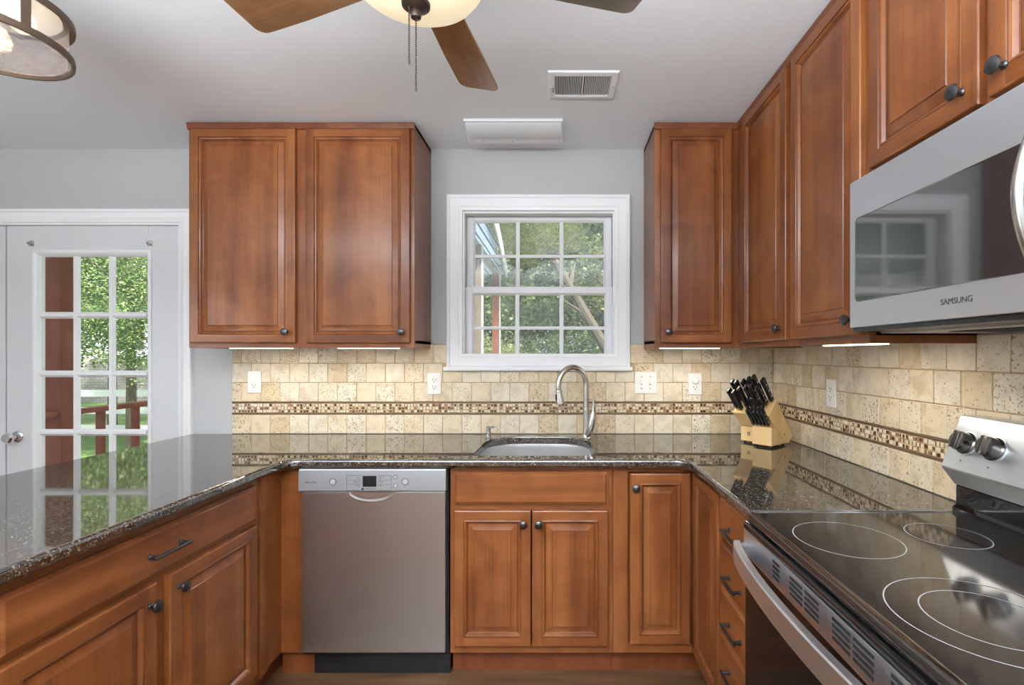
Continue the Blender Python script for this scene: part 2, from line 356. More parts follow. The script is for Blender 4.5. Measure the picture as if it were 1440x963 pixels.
def offset(pts, d):
    """inward offset of a counter-clockwise outline"""
    n = len(pts); out = []
    for i in range(n):
        p0, p1, p2 = Vector(pts[i-1]), Vector(pts[i]), Vector(pts[(i+1)%n])
        e1 = (p1-p0).normalized(); e2 = (p2-p1).normalized(); n1 = Vector((-e1.y, e1.x)); n2 = Vector((-e2.y, e2.x))
        m = (n1+n2); m = m/ max(.2, (1 + n1.dot(n2)))
        q = p1 + m*d; out.append((q.x, q.y))
    return out
def text(name, s, F, a, b, c, size, mat, parent, extrude=.0004, align='CENTER'):
    cu = bpy.data.curves.new(name, 'FONT'); cu.body = s; cu.size = size; cu.extrude = extrude; cu.align_x = align; cu.align_y = 'CENTER'
    t = bpy.data.objects.new(name, cu); C.objects.link(t); bpy.context.view_layer.update()
    me = bpy.data.meshes.new_from_object(t.evaluated_get(bpy.context.evaluated_depsgraph_get()))
    bpy.data.objects.remove(t); bpy.data.curves.remove(cu)
    for v in me.vertices: v.co = F(a + v.co.x, b + v.co.y, c + v.co.z)
    me.transform(root_of(parent).matrix_basis.inverted()); me.materials.clear(); me.materials.append(mat)
    o = bpy.data.objects.new(name, me); C.objects.link(o); o.parent = parent; return o

# ------------------------------------------------------------------ the room
YB, XR, ZC = 2.652, 1.159, 2.446          # back wall, right wall, ceiling
XL, YR = -4.6, -2.7                       # left wall, rear wall
WX0, WX1, WZ0, WZ1 = -.520, .300, 1.270, 2.112      # window opening
DX0, DX1, DZ1 = -3.93, -2.036, 2.050                # double door opening
b = MB(); b.box(XL-.15, XR+.15, YR-.15, YB+.15, -.12, 0); struct(b.build('floor', FLOORM))
b = MB(); b.box(XL-.15, XR+.15, YR-.15, YB+.35, ZC, ZC+.15); struct(b.build('ceiling', CEILP))
b = MB(); y0, y1 = YB, YB+.14
b.box(XL-.15, DX0, y0, y1, 0, ZC); b.box(DX0, DX1, y0, y1, DZ1, ZC); b.box(DX1, WX0, y0, y1, 0, ZC)
b.box(WX0, WX1, y0, y1, 0, WZ0); b.box(WX0, WX1, y0, y1, WZ1, ZC); b.box(WX1, XR+.15, y0, y1, 0, ZC)
struct(b.build('wall_back', WALLP))
b = MB(); b.box(XR, XR+.15, YR-.15, YB, 0, ZC); struct(b.build('wall_right', WALLP))
b = MB(); b.box(XL-.15, XL, YR-.15, YB, 0, ZC); struct(b.build('wall_left', WALLP))
b = MB(); b.box(XL, XR, YR-.15, YR, 0, ZC); struct(b.build('wall_rear', WALLP))
b = MB(); b.box(XL, DX0-.09, YB-.014, YB, 0, .10, bev=.004); struct(b.build('baseboard_back', TRIMP))

# kitchen window
win = thing('window_1', 'white double hung window with grids over the sink', 'window', (-.11, YB, WZ0), kind='structure')
F = FB(YB)
b = MB(); b.rect_rings(F, -.602, .381, 1.262, 2.197, [(0, 0), (0, .020), (.004, .024), (.016, .024), (.020, .019), (.034, .019), (.055, .013), (.066, .015), (.072, .012), (.083, .010), (.083, -.02)], cap=False, back=False); b.build('casing', TRIMP, win)
b = MB(); b.box(-.615, .392, YB-.040, YB+.05, 1.253, 1.276, bev=.006); b.build('stool', TRIMP, win)
b = MB(); b.rect_rings(F, WX0, WX1, WZ0, WZ1, [(0, -.005), (.010, -.005), (.010, -.030), (.004, -.032), (.004, -.13), (0, -.13)], cap=False, back=False); b.build('jamb', VINYL, win)
def sash(name, yf, za, zb, top, bot, side, zm):
    """one sash: frame ring with stepped glazing bead, pane and grid bars"""
    Fs = FB(yf); x0, x1 = WX0+.006, WX1-.006; gx0, gx1 = -.468, .250
    b = MB(); t = .034
    for (a0, a1, z0, z1) in ((x0, gx0-.008, za, zb), (gx1+.008, x1, za, zb), (gx0-.008, gx1+.008, za, za+bot-.008), (gx0-.008, gx1+.008, zb-top+.008, zb)):
        b.box(a0, a1, z0, z1, -t, 0, Fs, bev=.003)
    b.rect_rings(Fs, gx0-.008, gx1+.008, za+bot-.008, zb-top+.008, [(0, -.002), (.008, -.012), (.008, -.026), (0, -.026)], cap=False, back=False)
    o = b.build(name, VINYL, win)
    b = MB(); b.box(gx0-.006, gx1+.006, za+bot-.006, zb-top+.006, -.021, -.017, Fs); lab(b.build('pane', PANE, o), 'clear glass pane')
    g = MB()
    for xm in (-.229, .014): g.box(xm-.011, xm+.011, za+bot-.004, zb-top+.004, -.0165, -.008, Fs, bev=.003)
    g.box(gx0-.004, gx1+.004, zm-.009, zm+.009, -.0165, -.0085, Fs, bev=.003)
    g.build('muntin_grid', VINYL, o); return o
up = sash('upper_sash', YB+.088, 1.672, 2.104, .028, .044, .05, 1.888)
lo = sash('lower_sash', YB+.048, 1.277, 1.712, .045, .028, .05, 1.486)
for xm in (-.26, .035): b = MB(); b.box(xm-.024, xm+.024, 1.7125, 1.720, -.022, -.002, FB(YB+.048), bev=.003); b.build('sash_lock', NICKEL, lo)
for xm in (-.395, .14): b = MB(); b.box(xm-.026, xm+.026, 2.084, 2.091, 0, .006, FB(YB+.088), bev=.002); b.build('tilt_latch', VINYL, up)
b = MB(); b.box(WX0+.004, WX1-.004, WZ0+.006, WZ1-.004, -.1245, -.1235, F); lab(b.build('insect_screen', SCREEN, win), 'grey mesh insect screen')

# double door with glazed grids
tr = MB(); tr.rect_rings(F, DX0-.075, DX1+.075-.005, 0.0, DZ1+.070, [(0, 0), (0, .020), (.004, .024), (.015, .024), (.020, .018), (.040, .018), (.052, .012), (.060, .013), (.070, .010), (.070, -.005)], cap=False, back=False, open_bottom=True)
struct(tr.build('trim_1', TRIMP))
tr = MB(); tr.rect_rings(F, DX0, DX1, 0, DZ1, [(0, 0), (.012, 0), (.012, -.135), (0, -.135)], cap=False, back=False, open_bottom=True); struct(tr.build('trim_2', TRIMP))
def leaf(name, x0, x1, knob_x, hinge_x, label):
    d = thing(name, label, 'door', ((x0+x1)/2, YB+.03, 0), kind='structure')
    Fd = FB(YB+.012); z0, z1 = .012, 2.036; xm = (x0+x1)/2
    lx0, lx1, lz0, lz1 = x0+.165, x0+.165+.60, .27, 1.883
    if x0 < -3.2: lx0, lx1 = x1-.165-.60, x1-.165
    b = MB(); t = .042
    b.box(x0, lx0, z0, z1, -t, 0, Fd, bev=.002); b.box(lx1, x1, z0, z1, -t, 0, Fd, bev=.002)
    b.box(lx0, lx1, z0, lz0, -t, 0, Fd); b.box(lx0, lx1, lz1, z1, -t, 0, Fd); b.build('slab', DOORP, d)
    b = MB(); b.rect_rings(Fd, lx0-.022, lx1+.022, lz0-.022, lz1+.022, [(0, 0), (.002, .008), (.012, .010), (.020, .006), (.024, .002), (.034, -.012), (.034, -.030), (.020, -.030)], cap=False, back=False); b.build('lite_frame', TRIMP, d)
    gx0, gx1, gz0, gz1 = lx0+.012, lx1-.012, lz0+.012, lz1-.012
    b = MB()
    for k in (1, 2): x = gx0 + (gx1-gx0)*k/3; b.prism([(x-.020, -.012), (x-.007, .002), (x+.007, .002), (x+.020, -.012)], gz0, gz1, Fr(Fd.o, Fd.u, Fd.n, Fd.v))
    for k in (1, 2, 3, 4): z = gz0 + (gz1-gz0)*k/5; b.prism([(z-.018, -.012), (z-.006, .0015), (z+.006, .0015), (z+.018, -.012)], gx0, gx1, Fr(Fd.o, Fd.v, Fd.n, Fd.u))
    b.build('muntin_grid', TRIMP, d)
    b = MB(); b.box(gx0-.004, gx1+.004, gz0-.004, gz1+.004, -.020, -.016, Fd); lab(b.build('pane', PANE, d), 'clear glass panes')
    if knob_x:
        b = MB(); o = Fd(knob_x, .897, 0); b.lathe([(.031, 0), (.031, .004), (.026, .009), (.012, .012), (.011, .026), (.018, .032), (.027, .042), (.028, .052), (.022, .061), (.001, .064)], o, (0, -1, 0), 28); lab(b.build('door_knob', CHROME, d), 'round chrome door knob')
        for hx in (x0+.135, x1-.16):
            b = MB(); b.box(hx-.014, hx+.014, 1.925, 1.955, 0, .003, Fd, bev=.001); b.tube([Fd(hx, 1.935, .003), Fd(hx, 1.934, .016), Fd(hx, 1.942, .024)], .004, 8); b.build('rod_bracket', NICKEL, d)
    if hinge_x:
        for z in (.25, 1.03, 1.79):
            b = MB(); b.tube([Fd(hinge_x, z-.045, .004), Fd(hinge_x, z+.045, .004)], .006, 10); b.box(hinge_x-.012, hinge_x+.010, z-.045, z+.045, -.001, .0015, Fd); b.build('hinge', DOORP, d)
    return d
leaf('door_1', -2.985, -2.050, -2.925, -2.046, 'white glazed door leaf with chrome knob')
leaf('door_2', -3.917, -2.992, None, None, 'second white glazed door leaf left of the knob')

# ------------------------------------------------------------------ tile backsplash
ZT = .9165; TP = .1027
def tile_panel(name, F, a0, a1, ztop_fn, label, starts, skip=None):
    """rows of tumbled tiles with a mosaic band; F faces the room, a runs along the wall"""
    t = thing(name, label, 'backsplash', F((a0+a1)/2, ZT, 0))
    g = MB()
    for (p0, p1, z0, z1) in ztop_fn('grout'): g.box(p0, p1, z0, z1, .0014, .0075, F)
    g.build('grout', GROUT, t)
    rows = [(ZT+.001, ZT+.101, 0), (ZT+.172, ZT+.2735, .5), (ZT+.2755, ZT+.377, 0), (ZT+.379, ZT+.482, .5)]
    b = MB()
    for ri, (z0, z1, ph) in enumerate(rows):
        if ri == 1: b.build('lower_tiles', TRAV, t); b = MB()
        p = starts + (ph-1)*TP
        while p < a1:
            q0, q1 = max(p, a0), min(p+TP, a1); p += TP
            if q1-q0 < .012: continue
            zt = min(z1, ztop_fn((q0+q1)/2))
            if zt - z0 < .015: continue
            m = .0011; j = lambda: random.uniform(-.0006, .0006)
            x0, x1, y0, y1 = q0+m+j(), q1-m+j(), z0+j(), zt-.001+j()
            r = [random.uniform(.002, .006) for _ in range(4)]; r = [min(v, (x1-x0)*.3, (y1-y0)*.3) for v in r]
            o0 = rrect(x0, x1, y0, y1, r, 3); o1 = offset(o0, .0018)
            h = .0115 + random.uniform(-.0006, .0006)
            b.rings([[F(x, z, .005) for x, z in o0], [F(x, z, h-.0015) for x, z in o0], [F(x, z, h) for x, z in o1]], False, True)
    b.build('upper_tiles', TRAV, t)
    zb = ZT+.103; mz = [(zb+.010+.0163*k) for k in range(3)]
    for zz in (zb+.004, zb+.0645): b = MB(); b.tube([F(a0, zz, .009), F(a1, zz, .009)], .0042, 8); b.build('pencil_liner', LINER, t)
    b = MB()
    for z in mz:
        p = a0+.001
        while p < a1-.008:
            q = min(p+.0146, a1); b.box(p, q-.0004, z, z+.0144, .006, .0105, F, bev=.0015, seg=1); p += .0165
    b.build('mosaic_band', MOSAIC, t); return t
zu = 1.372
def back_top(x):
    if x == 'grout': return [(-1.752, -.60, ZT, 1.397), (-.60, .385, ZT, 1.253), (.385, XR-.002, ZT, 1.397)]
    if -.615 < x < .392: return 1.252
    return 1.395
tile_panel('tile_backsplash', FB(YB), -1.752, XR-.012, back_top, 'tumbled travertine tile backsplash with mosaic band below the window', -1.752)
def right_top(a):
    if a == 'grout': return [(-YB+.008, -.50, ZT, 1.397)]
    return 1.395
tile_panel('stove_backsplash', FRt(XR), -(YB-.012), -.50, right_top, 'tumbled travertine tile backsplash running behind the stove', -(YB-.012))

# ------------------------------------------------------------------ cabinets
def knob(F, a, b_, parent, c=.020):
    b = MB(); b.lathe([(.008, 0), (.0085, .002), (.0055, .005), (.005, .012), (.008, .016), (.0145, .019), (.0165, .022), (.0155, .026), (.010, .029), (.001, .030)], F(a, b_, c), F.n, 20)
    return b.build('knob', PEWTER, parent)
def pull(F, a, b_, parent, half=.050, c=.020):
    b = MB()
    for s in (-1, 1): b.lathe([(.0085, 0), (.0085, .003), (.0055, .006), (.005, .024)], F(a+s*half, b_, c), F.n, 12)
    b.tube([F(a-half-.014, b_, c+.024), F(a-half-.006, b_, c+.0265), F(a+half+.006, b_, c+.0265), F(a+half+.014, b_, c+.024)], [.0035, .0052, .0052, .0035], 10)
    return b.build('pull', PEWTER, parent)
DOORPROF = [(0, 0), (0, .0155), (.0015, .0185), (.005, .020), (.039, .020), (.0405, .0165), (.044, .0185), (.049, .0165), (.054, .0085), (.0565, .0072), (.0585, .0078), (.082, .0160), (.0836, .0185)]
def panel_door(F, a0, a1, b0, b1, parent, H, name='door'):
    b = MB(); b.rect_rings(F, a0, a1, b0, b1, DOORPROF, True, True, 0, 1, 0, hfrom=0, dark=(4, 8, 9, 11), mi_d=2, butt=3); return b.build(name, [WZ, H, WGLAZE], parent, angle=25)
def slab_front(F, a0, a1, b0, b1, parent, H, name='drawer'):
    b = MB(); b.rect_rings(F, a0, a1, b0, b1, [(0, 0), (0, .010), (.002, .0125), (.006, .013), (.0085, .0165), (.012, .0195), (.015, .020)], True, True, 0, 0, 0); return b.build(name, [H], parent, angle=25)
def upper_cabinet(F, a0, a1, depth, doors, label, H, group='wall cabinets', zb=1.372, zt=2.440, trim=True, endpanel=None):
    t = thing('wall_cabinet', label, 'cabinet', F((a0+a1)/2, zb, -depth/2), group=group)
    b = MB()
    b.box(a0, a0+.016, zb, zt, -depth, -.018, F); b.box(a1-.016, a1, zb, zt, -depth, -.018, F)           # sides
    b.box(a0, a1, zb+.022, zb+.036, -depth, -.018, F); b.box(a0, a1, zt-.016, zt, -depth, -.018, F); b.box(a0, a1, zb+.03, zt, -depth, -depth+.006, F)
    b.build('body', WZ, t, smooth=False)
    ff = MB(); s = .040
    ff.box(a0, a0+s, zb, zt, -.018, 0, F, bev=.0012); ff.box(a1-s, a1, zb, zt, -.018, 0, F, bev=.0012)
    ff.box(a0+s, a1-s, zb, zb+.045, -.018, -.0002, F, mi=1); ff.box(a0+s, a1-s, zt-.05, zt, -.018, -.0002, F, mi=1)
    if len(doors) == 2: m = (doors[0][1]+doors[1][0])/2; ff.box(m-.03, m+.03, zb+.04, zt-.045, -.018, -.0003, F)
    ff.build('face_frame', [WZ, H], t)
    if trim:
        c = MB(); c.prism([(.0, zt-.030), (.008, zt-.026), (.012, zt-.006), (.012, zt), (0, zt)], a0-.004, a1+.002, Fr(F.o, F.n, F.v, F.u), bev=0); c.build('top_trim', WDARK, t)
    for d in doors:
        o = panel_door(F, d[0], d[1], d[2], d[3], t, H)
        if d[4]: knob(F, d[4][0], d[4][1], o)
    return t
FU = FB(2.347); FV = FRt(.856)
upper_cabinet(FU, -1.762, -.688, YB-2.347-.001, [(-1.744, -1.247, 1.396, 2.409, (-1.287, 1.447)), (-1.197, -.706, 1.396, 2.409, (-.742, 1.447))], 'wide two-door maple wall cabinet between the door and the window', WX)
upper_cabinet(FU, .457, .856, YB-2.347-.001, [(.482, .818, 1.396, 2.409, (.516, 1.447))], 'narrow one-door maple wall cabinet right of the window', WX)
D2 = XR-.856-.001
upper_cabinet(FV, -2.346, -1.802, D2, [(-2.258, -1.824, 1.396, 2.409, (-1.868, 1.440))], 'maple wall cabinet in the corner above the knife block', WY)
upper_cabinet(FV, -1.800, -1.357, D2, [(-1.782, -1.372, 1.396, 2.409, (-1.408, 1.440))], 'tall one-door maple wall cabinet beside the microwave', WY)
upper_cabinet(FV, -1.355, -.595, D2, [(-1.332, -.985, 1.842, 2.409, (-1.022, 1.885)), (-.962, -.615, 1.842, 2.409, (-.925, 1.885))], 'short two-door maple wall cabinet directly above the microwave', WY, zb=1.822)

# under-cabinet light bars
def light_bar(F, a0, a1, c, label):
    t = thing('light_bar', label, 'light', F((a0+a1)/2, 1.392, c), group='under-cabinet light bars')
    b = MB(); b.box(a0, a1, 1.378, 1.3938, c-.018, c+.012, F, bev=.002); b.build('housing', VINYL, t)
    b = MB(); b.box(a0+.006, a1-.006, 1.3690, 1.3785, c-.014, c+.010, F, bev=.0015); b.build('diffuser', LED, t)
    p = F((a0+a1)/2, 1.3655, c); horiz = abs(F.u.x) > .5
    lamp('under_cabinet_lamp', 'AREA', p, (0, 0, 0) if horiz else (0, 0, PI/2), 1.3, (1, .93, .80), a1-a0, .02)
light_bar(FU, -1.60, -1.29, -.045, 'glowing light bar under the left door of the wide wall cabinet')
light_bar(FU, -1.076, -.77, -.045, 'glowing light bar under the right door of the wide wall cabinet')
light_bar(FU, .485, .785, -.045, 'glowing light bar under the narrow cabinet beside the window')
light_bar(FV, -1.70, -1.38, -.060, 'glowing light bar under the tall cabinet by the microwave')

ZK = .877          # underside of the counter
def base_body(F, a0, a1, depth, t, H, toe=True, hollow=False):
    b = MB()
    if hollow:
        b.box(a0, a0+.016, .105, ZK, -depth, -.018, F); b.box(a1-.016, a1, .105, ZK, -depth, -.018, F); b.box(a0+.016, a1-.016, .105, .121, -depth, -.018, F); b.box(a0+.016, a1-.016, .121, ZK, -depth, -depth+.006, F)
    else: b.box(a0, a1, .105, ZK, -depth, -.018, F)
    b.build('body', WZ, t, smooth=False)
    if toe:
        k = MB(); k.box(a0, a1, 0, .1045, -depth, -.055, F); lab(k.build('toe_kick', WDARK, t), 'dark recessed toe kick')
def frame_pieces(F, pieces, t, H):
    b = MB()
    for (a0, a1, b0, b1, mi) in pieces: b.box(a0, a1, b0, b1, -.018, 0 if mi == 0 else -.0003, F, bev=.0012, mi=mi)
    return b.build('face_frame', [WZ, H], t)
FS = FB(2.042); DP = YB-2.042-.001
# sink base
t = thing('base_cabinet', 'maple sink base cabinet with two doors and a blank false drawer', 'cabinet', (-.113, 2.35, 0), group='base cabinets')
base_body(FS, -.450, .223, DP, t, WX, hollow=True)
frame_pieces(FS, [(-.450, -.405, .105, ZK, 0), (.178, .223, .105, ZK, 0), (-.405, .178, .105, .15, 1), (-.405, .178, .695, .735, 1), (-.405, .178, .85, ZK, 1)], t, WX)
slab_front(FS, -.431, .202, .723, .857, t, WX, 'false_drawer')
o = panel_door(FS, -.431, -.1155, .140, .700, t, WX); knob(FS, -.145, .648, o)
o = panel_door(FS, -.1105, .202, .140, .700, t, WX); knob(FS, -.083, .648, o)
# corner cabinet with folding doors
FC = FRt(.566)
t = thing('base_cabinet', 'maple corner base cabinet with a folding pair of tall doors', 'cabinet', (.85, 2.35, 0), group='base cabinets')
b = MB(); b.prism([(.2245, 2.060), (.584, 2.060), (.584, 1.690), (XR-.014, 1.690), (XR-.014, YB-.014), (.2245, YB-.014)], .105, ZK); b.build('body', WZ, t, smooth=False)
b = MB(); b.prism([(.2245, 2.097), (.621, 2.097), (.621, 1.690), (1.13, 1.690), (1.13, 2.62), (.2245, 2.62)], 0, .1045); b.build('toe_kick', WDARK, t)
frame_pieces(FS, [(.2245, .285, .105, ZK, 0), (.285, .566, .105, .14, 1), (.285, .566, .855, ZK, 1)], t, WX)
frame_pieces(FC, [(-2.042, -1.70, .105, .14, 1), (-2.042, -1.70, .855, ZK, 1), (-1.71, -1.690, .105, ZK, 0)], t, WY)
o = panel_door(FS, .292, .541, .148, .852, t, WX); knob(FS, .315, .795, o)
o = panel_door(FC, -2.018, -1.702, .120, .858, t, WY, 'folding_door')
# drawer bank
t = thing('drawer_cabinet', 'maple base cabinet with four stacked drawers beside the stove', 'cabinet', (.86, 1.52, 0), group='base cabinets')
FD = FRt(.566); base_body(FD, -1.688, -1.347, XR-.566-.014, t, WY)
frame_pieces(FD, [(-1.688, -1.66, .105, ZK, 0), (-1.375, -1.347, .105, ZK, 0), (-1.66, -1.375, .105, .14, 1), (-1.66, -1.375, .86, ZK, 1), (-1.66, -1.375, .70, .73, 1), (-1.66, -1.375, .555, .58, 1), (-1.66, -1.375, .395, .42, 1)], t, WY)
for z0, z1, zp in ((.722, .866, .778), (.569, .713, .625), (.414, .560, .474), (.130, .405, .322)):
    o = slab_front(FD, -1.684, -1.352, z0, z1, t, WY); pull(FD, -1.530, zp, o, .048)
# peninsula cabinet
FPn = FL(-1.145)
t = thing('base_cabinet', 'maple peninsula base cabinet with one wide drawer over two doors', 'cabinet', (-1.45, 1.35, 0), group='base cabinets')
b = MB(); b.box(-1.75, -1.163, .50, YB-.014, .105, ZK); b.build('body', WZ, t, smooth=False)
b = MB(); b.box(-1.72, -1.20, .52, 2.62, 0, .1045); b.build('toe_kick', WDARK, t)
frame_pieces(FPn, [(.50, .985, .105, ZK, 0), (1.375, 1.435, .105, .72, 0), (1.835, 1.875, .105, ZK, 0), (.985, 1.835, .105, .145, 1), (.985, 1.835, .69, .73, 1), (.985, 1.835, .845, ZK, 1)], t, WY)
b = MB(); b.box(1.876, 1.930, .105, ZK, -.018, .008, FPn, bev=.003); b.box(1.930, 2.042, .105, ZK, -.018, -.006, FPn); b.build('corner_post', WZ, t)
b = MB(); b.box(-1.166, -1.066, .105, ZK, -.018, 0, FS, bev=.001); b.build('corner_filler', WZ, t)
b = MB(); b.box(-1.166, -1.030, 0, .099, -.06, -.035, FS); b.build('toe_kick', WDARK, t)
o = slab_front(FPn, .990, 1.843, .720, .852, t, WY); pull(FPn, 1.412, .783, o, .055)
o = panel_door(FPn, .990, 1.383, .145, .704, t, WY); knob(FPn, 1.356, .648, o)
o = panel_door(FPn, 1.428, 1.843, .145, .704, t, WY); knob(FPn, 1.458, .655, o)

# ------------------------------------------------------------------ dishwasher
t = thing('dishwasher', 'stainless steel dishwasher with a small black display beside the sink cabinet', 'dishwasher', (-.76, 2.35, 0))
FW = FB(2.030)
b = MB(); b.box(-1.058, -.458, .10, .872, -.59, -.012, FW); b.build('body', VOID, t, smooth=False)
b = MB(); b.box(-1.026, -.456, .0, .112, -.55, -.045, FW); lab(b.build('toe_panel', BLACK, t), 'black recessed toe panel')
b = MB()   # door skin with scooped hand hold under the control panel
b.box(-1.056, -.466, .118, .778, -.012, .010, FW, bev=.003); dr = b.build('door', STEELX, t)
ex, ez, rx, rz = -.770, .7785, .095, .044
b = MB(); n = 24
lo_ = [FW(ex + rx*math.cos(PI + PI*k/n), ez + rz*math.sin(PI + PI*k/n), .0105) for k in range(n+1)]
li_ = [FW(ex + rx*.965*math.cos(PI + PI*k/n), ez + rz*.92*math.sin(PI + PI*k/n), .0125) for k in range(n+1)]
lj_ = [FW(ex + rx*.84*math.cos(PI + PI*k/n), ez + rz*.70*math.sin(PI + PI*k/n), .0106) for k in range(n+1)]
b.rings([lo_, li_, lj_], closed=False); b.face(lj_); b.build('hand_hold', STEELZ, dr)
cp = MB(); cp.prism([(.018, .782), (.021, .786), (.021, .83), (.0185, .866), (.013, .873), (-.012, .873), (-.012, .782)], -1.062, -.462, Fr(FW.o, FW.n, FW.v, FW.u), bev=0)
cpo = cp.build('control_panel', SILVER, t)
def cpc(z): return .0212 if z < .83 else .0212 - (z-.83)*.237
b = MB(); b.box(-.800, -.744, .802, .846, 0, .0217, FW); lab(b.build('display', BLACK, cpo), 'small black display')
for (x, z, r) in ((-.922, .822, .0115), (-.627, .822, .0115), (-.666, .841, .0075), (-.666, .805, .0075)):
    b = MB(); b.lathe([(r, .018), (r, .0222), (r*.75, .0230), (.001, .0232)], FW(x, z, 0), (0, -1, 0), 18)
    b.lathe([(r*1.2, .018), (r*1.2, .0216)], FW(x, z, 0), (0, -1, 0), 18, mi=1); b.build('button', [SATIN, INK], cpo)
b = MB()
for (xa, xb, x) in ((-.865, -.806, -.865), (-.738, -.684, -.684)):
    b = MB()
    for z in (.787, .812, .829, .847): b.box(xa, xb, z-.0005, z+.0005, .0, .0216, FW)
    b.box(x-.0005, x+.0005, .787, .847, 0, .0216, FW); b.build('menu_lines', INK, cpo)
text('lettering', 'SilencePlus', FW, -1.035, .820, .0214, .011, INK, cpo, .0002, 'LEFT')
text('lettering', 'BOSCH', FW, -.766, .793, .0214, .013, INK, cpo, .0002)
b = MB(); b.lathe([(.0058, 0), (.0058, .0216)], FW(-.800, .7925, 0), (0, -1, 0), 16); b.build('emblem', INK, cpo)
for z in (.838, .822, .806):
    text('lettering', 'Start' if z < .81 else 'Normal' if z < .83 else 'Auto', FW, -.812, z, .0214, .0075, INK, cpo, .0002, 'RIGHT')
    text('lettering', 'Half' if z < .81 else 'Delay' if z < .83 else 'Sani', FW, -.734, z, .0214, .0075, INK, cpo, .0002, 'LEFT')

# ------------------------------------------------------------------ countertop, sink, tap
XI, XO, XP, YF, YE = .521, XR-.001, -1.103, 1.998, 1.343      # counter edges
XPo = -1.975
def arc(cx, cy, r, t0, t1, n=8): return [(cx + r*math.cos(t0+(t1-t0)*k/n), cy + r*math.sin(t0+(t1-t0)*k/n)) for k in range(n+1)]
r = .055
outline = [(XPo, .45)] + arc(XP-.03, .48, .03, -PI/2, 0, 4) + arc(XP+r, YF-r, r, PI, PI/2)[0:] + arc(XI-r, YF-r, r, PI/2, 0) + [(XI, YE), (XO, YE), (XO, YB-.001), (XPo, YB-.001)]
hole = rrect(-.361, .148, 2.078, 2.556, (.06, .06, .17, .17), 10)
b = MB(); zt, zb_, er = .915, ZK+.0008, .012
prof = [(er, zb_)] + [(er*(1-math.cos(a)) , zb_+er*(1-math.sin(a))) for a in (PI/2-.0, PI/4, 0)][2:] + [(er*(1-math.cos(a)), zt-er*(1-math.sin(a))) for a in (0, PI/6, PI/3, PI/2)]
Lo = [offset(outline, i) for i, z in prof]
b.rings([[(x, y, z) for x, y in L] for L, (i, z) in zip(Lo, prof)])
hp = [(0, zb_), (0, zt-.006), (-.002, zt-.002), (-.006, zt)]
Lh = [offset(hole, i) for i, z in hp]
b.rings([[(x, y, z) for x, y in L] for L, (i, z) in zip(Lh, hp)])
for ring, hring, z in ((Lo[-1], Lh[-1], zt), (Lo[0], Lh[0], zb_)):
    pts = [Vector((x, y, 0)) for x, y in ring]; hp_ = [Vector((x, y, 0)) for x, y in hring]
    allp = [b.bm.verts.new((p.x, p.y, z)) for p in pts + hp_]
    for tri in tessellate_polygon([pts, hp_[::-1]]):
        idx = list(tri); nh = len(pts)
        idx = [i if i < nh else nh + (len(hp_)-1-(i-nh)) for i in idx]
        try: b.bm.faces.new([allp[i] for i in idx])
        except ValueError: pass
bmesh.ops.remove_doubles(b.bm, verts=b.bm.verts, dist=1e-5)
tag(b.build('countertop', GRANITE), 'polished speckled dark granite countertop wrapping around the kitchen', 'countertop')

sk = thing('sink', 'undermount stainless steel sink bowl set in the granite', 'sink', (-.1, 2.32, .70))
b = MB(); base = offset(hole, -.004); lp = []
for ins, z in ((-.009, .8765), (0, .8765), (.003, .86), (.008, .76), (.016, .735), (.035, .716), (.06, .708), (.09, .704)): lp.append([(x, y, z) for x, y in offset(base, ins)])
b.rings(lp, False, True); b.build('bowl', SINKST, sk)
b = MB(); b.lathe([(.045, .7045), (.045, .7065), (.038, .7065), (.034, .705), (.001, .705)], (-.1, 2.36, 0)); b.build('drain', CHROME, sk)

tp = thing('faucet', 'brushed nickel gooseneck faucet with side lever behind the sink', 'faucet', (.138, 2.50, .915))
X, Y = .138, 2.50
b = MB(); b.lathe([(.026, .9153), (.026, .919), (.021, .926), (.0175, .938), (.0165, .97), (.0155, 1.03), (.0165, 1.055), (.0165, 1.058), (.0145, 1.060), (.0145, 1.068), (.0135, 1.07), (.0132, 1.075)], (X, Y, 0)); b.build('body', NICKEL, tp)
b = MB(); path = [(X, Y, 1.07), (X, Y, 1.13), (X, Y, 1.18)]; Rg = .082; dx, dy = -.86, -.5
for k in range(1, 19):
    a = PI*k/18*1.08; q = Rg*(1-math.cos(a)); path.append((X + dx*q, Y + dy*q, 1.185 + Rg*1.12*math.sin(a)))
end = Vector(path[-1]); prev = Vector(path[-2]); dv = (end-prev).normalized()
b.tube(path, .0142, 16); b.build('spout', NICKEL, tp)
b = MB(); prof = [(.0165, 0), (.0175, .006), (.0155, .009), (.0165, .02), (.0215, .05), (.0230, .066), (.020, .070), (.001, .071)]
b.lathe(prof, end - dv*.004, dv, 20); sh = b.build('spray_head', NICKEL, tp)
b = MB(); sdir = Vector((dx, dy, 0)).normalized(); c0 = end + dv*.036 + sdir*.0165; b.tube([c0 - dv*.018, c0, c0 + dv*.016], [.005, .0065, .005], 10); b.build('spray_button', BLACK, sh)
b = MB()
b.tube([(X+.004, Y-.014, .9345), (X+.014, Y-.022, .955), (X+.022, Y-.026, .98), (X+.028, Y-.026, 1.01), (X+.032, Y-.024, 1.035), (X+.033, Y-.022, 1.048)], [.0150, .0180, .0190, .0185, .0175, .0135], 16)
b.tube([(X+.033, Y-.022, 1.046), (X+.034, Y-.021, 1.052), (X+.034, Y-.021, 1.058), (X+.036, Y-.019, 1.085), (X+.037, Y-.018, 1.108), (X+.037, Y-.018, 1.110), (X+.037, Y-.018, 1.116)], [.009, .009, .0055, .006, .0065, .0082, .008], 14)
b.build('lever', NICKEL, tp)

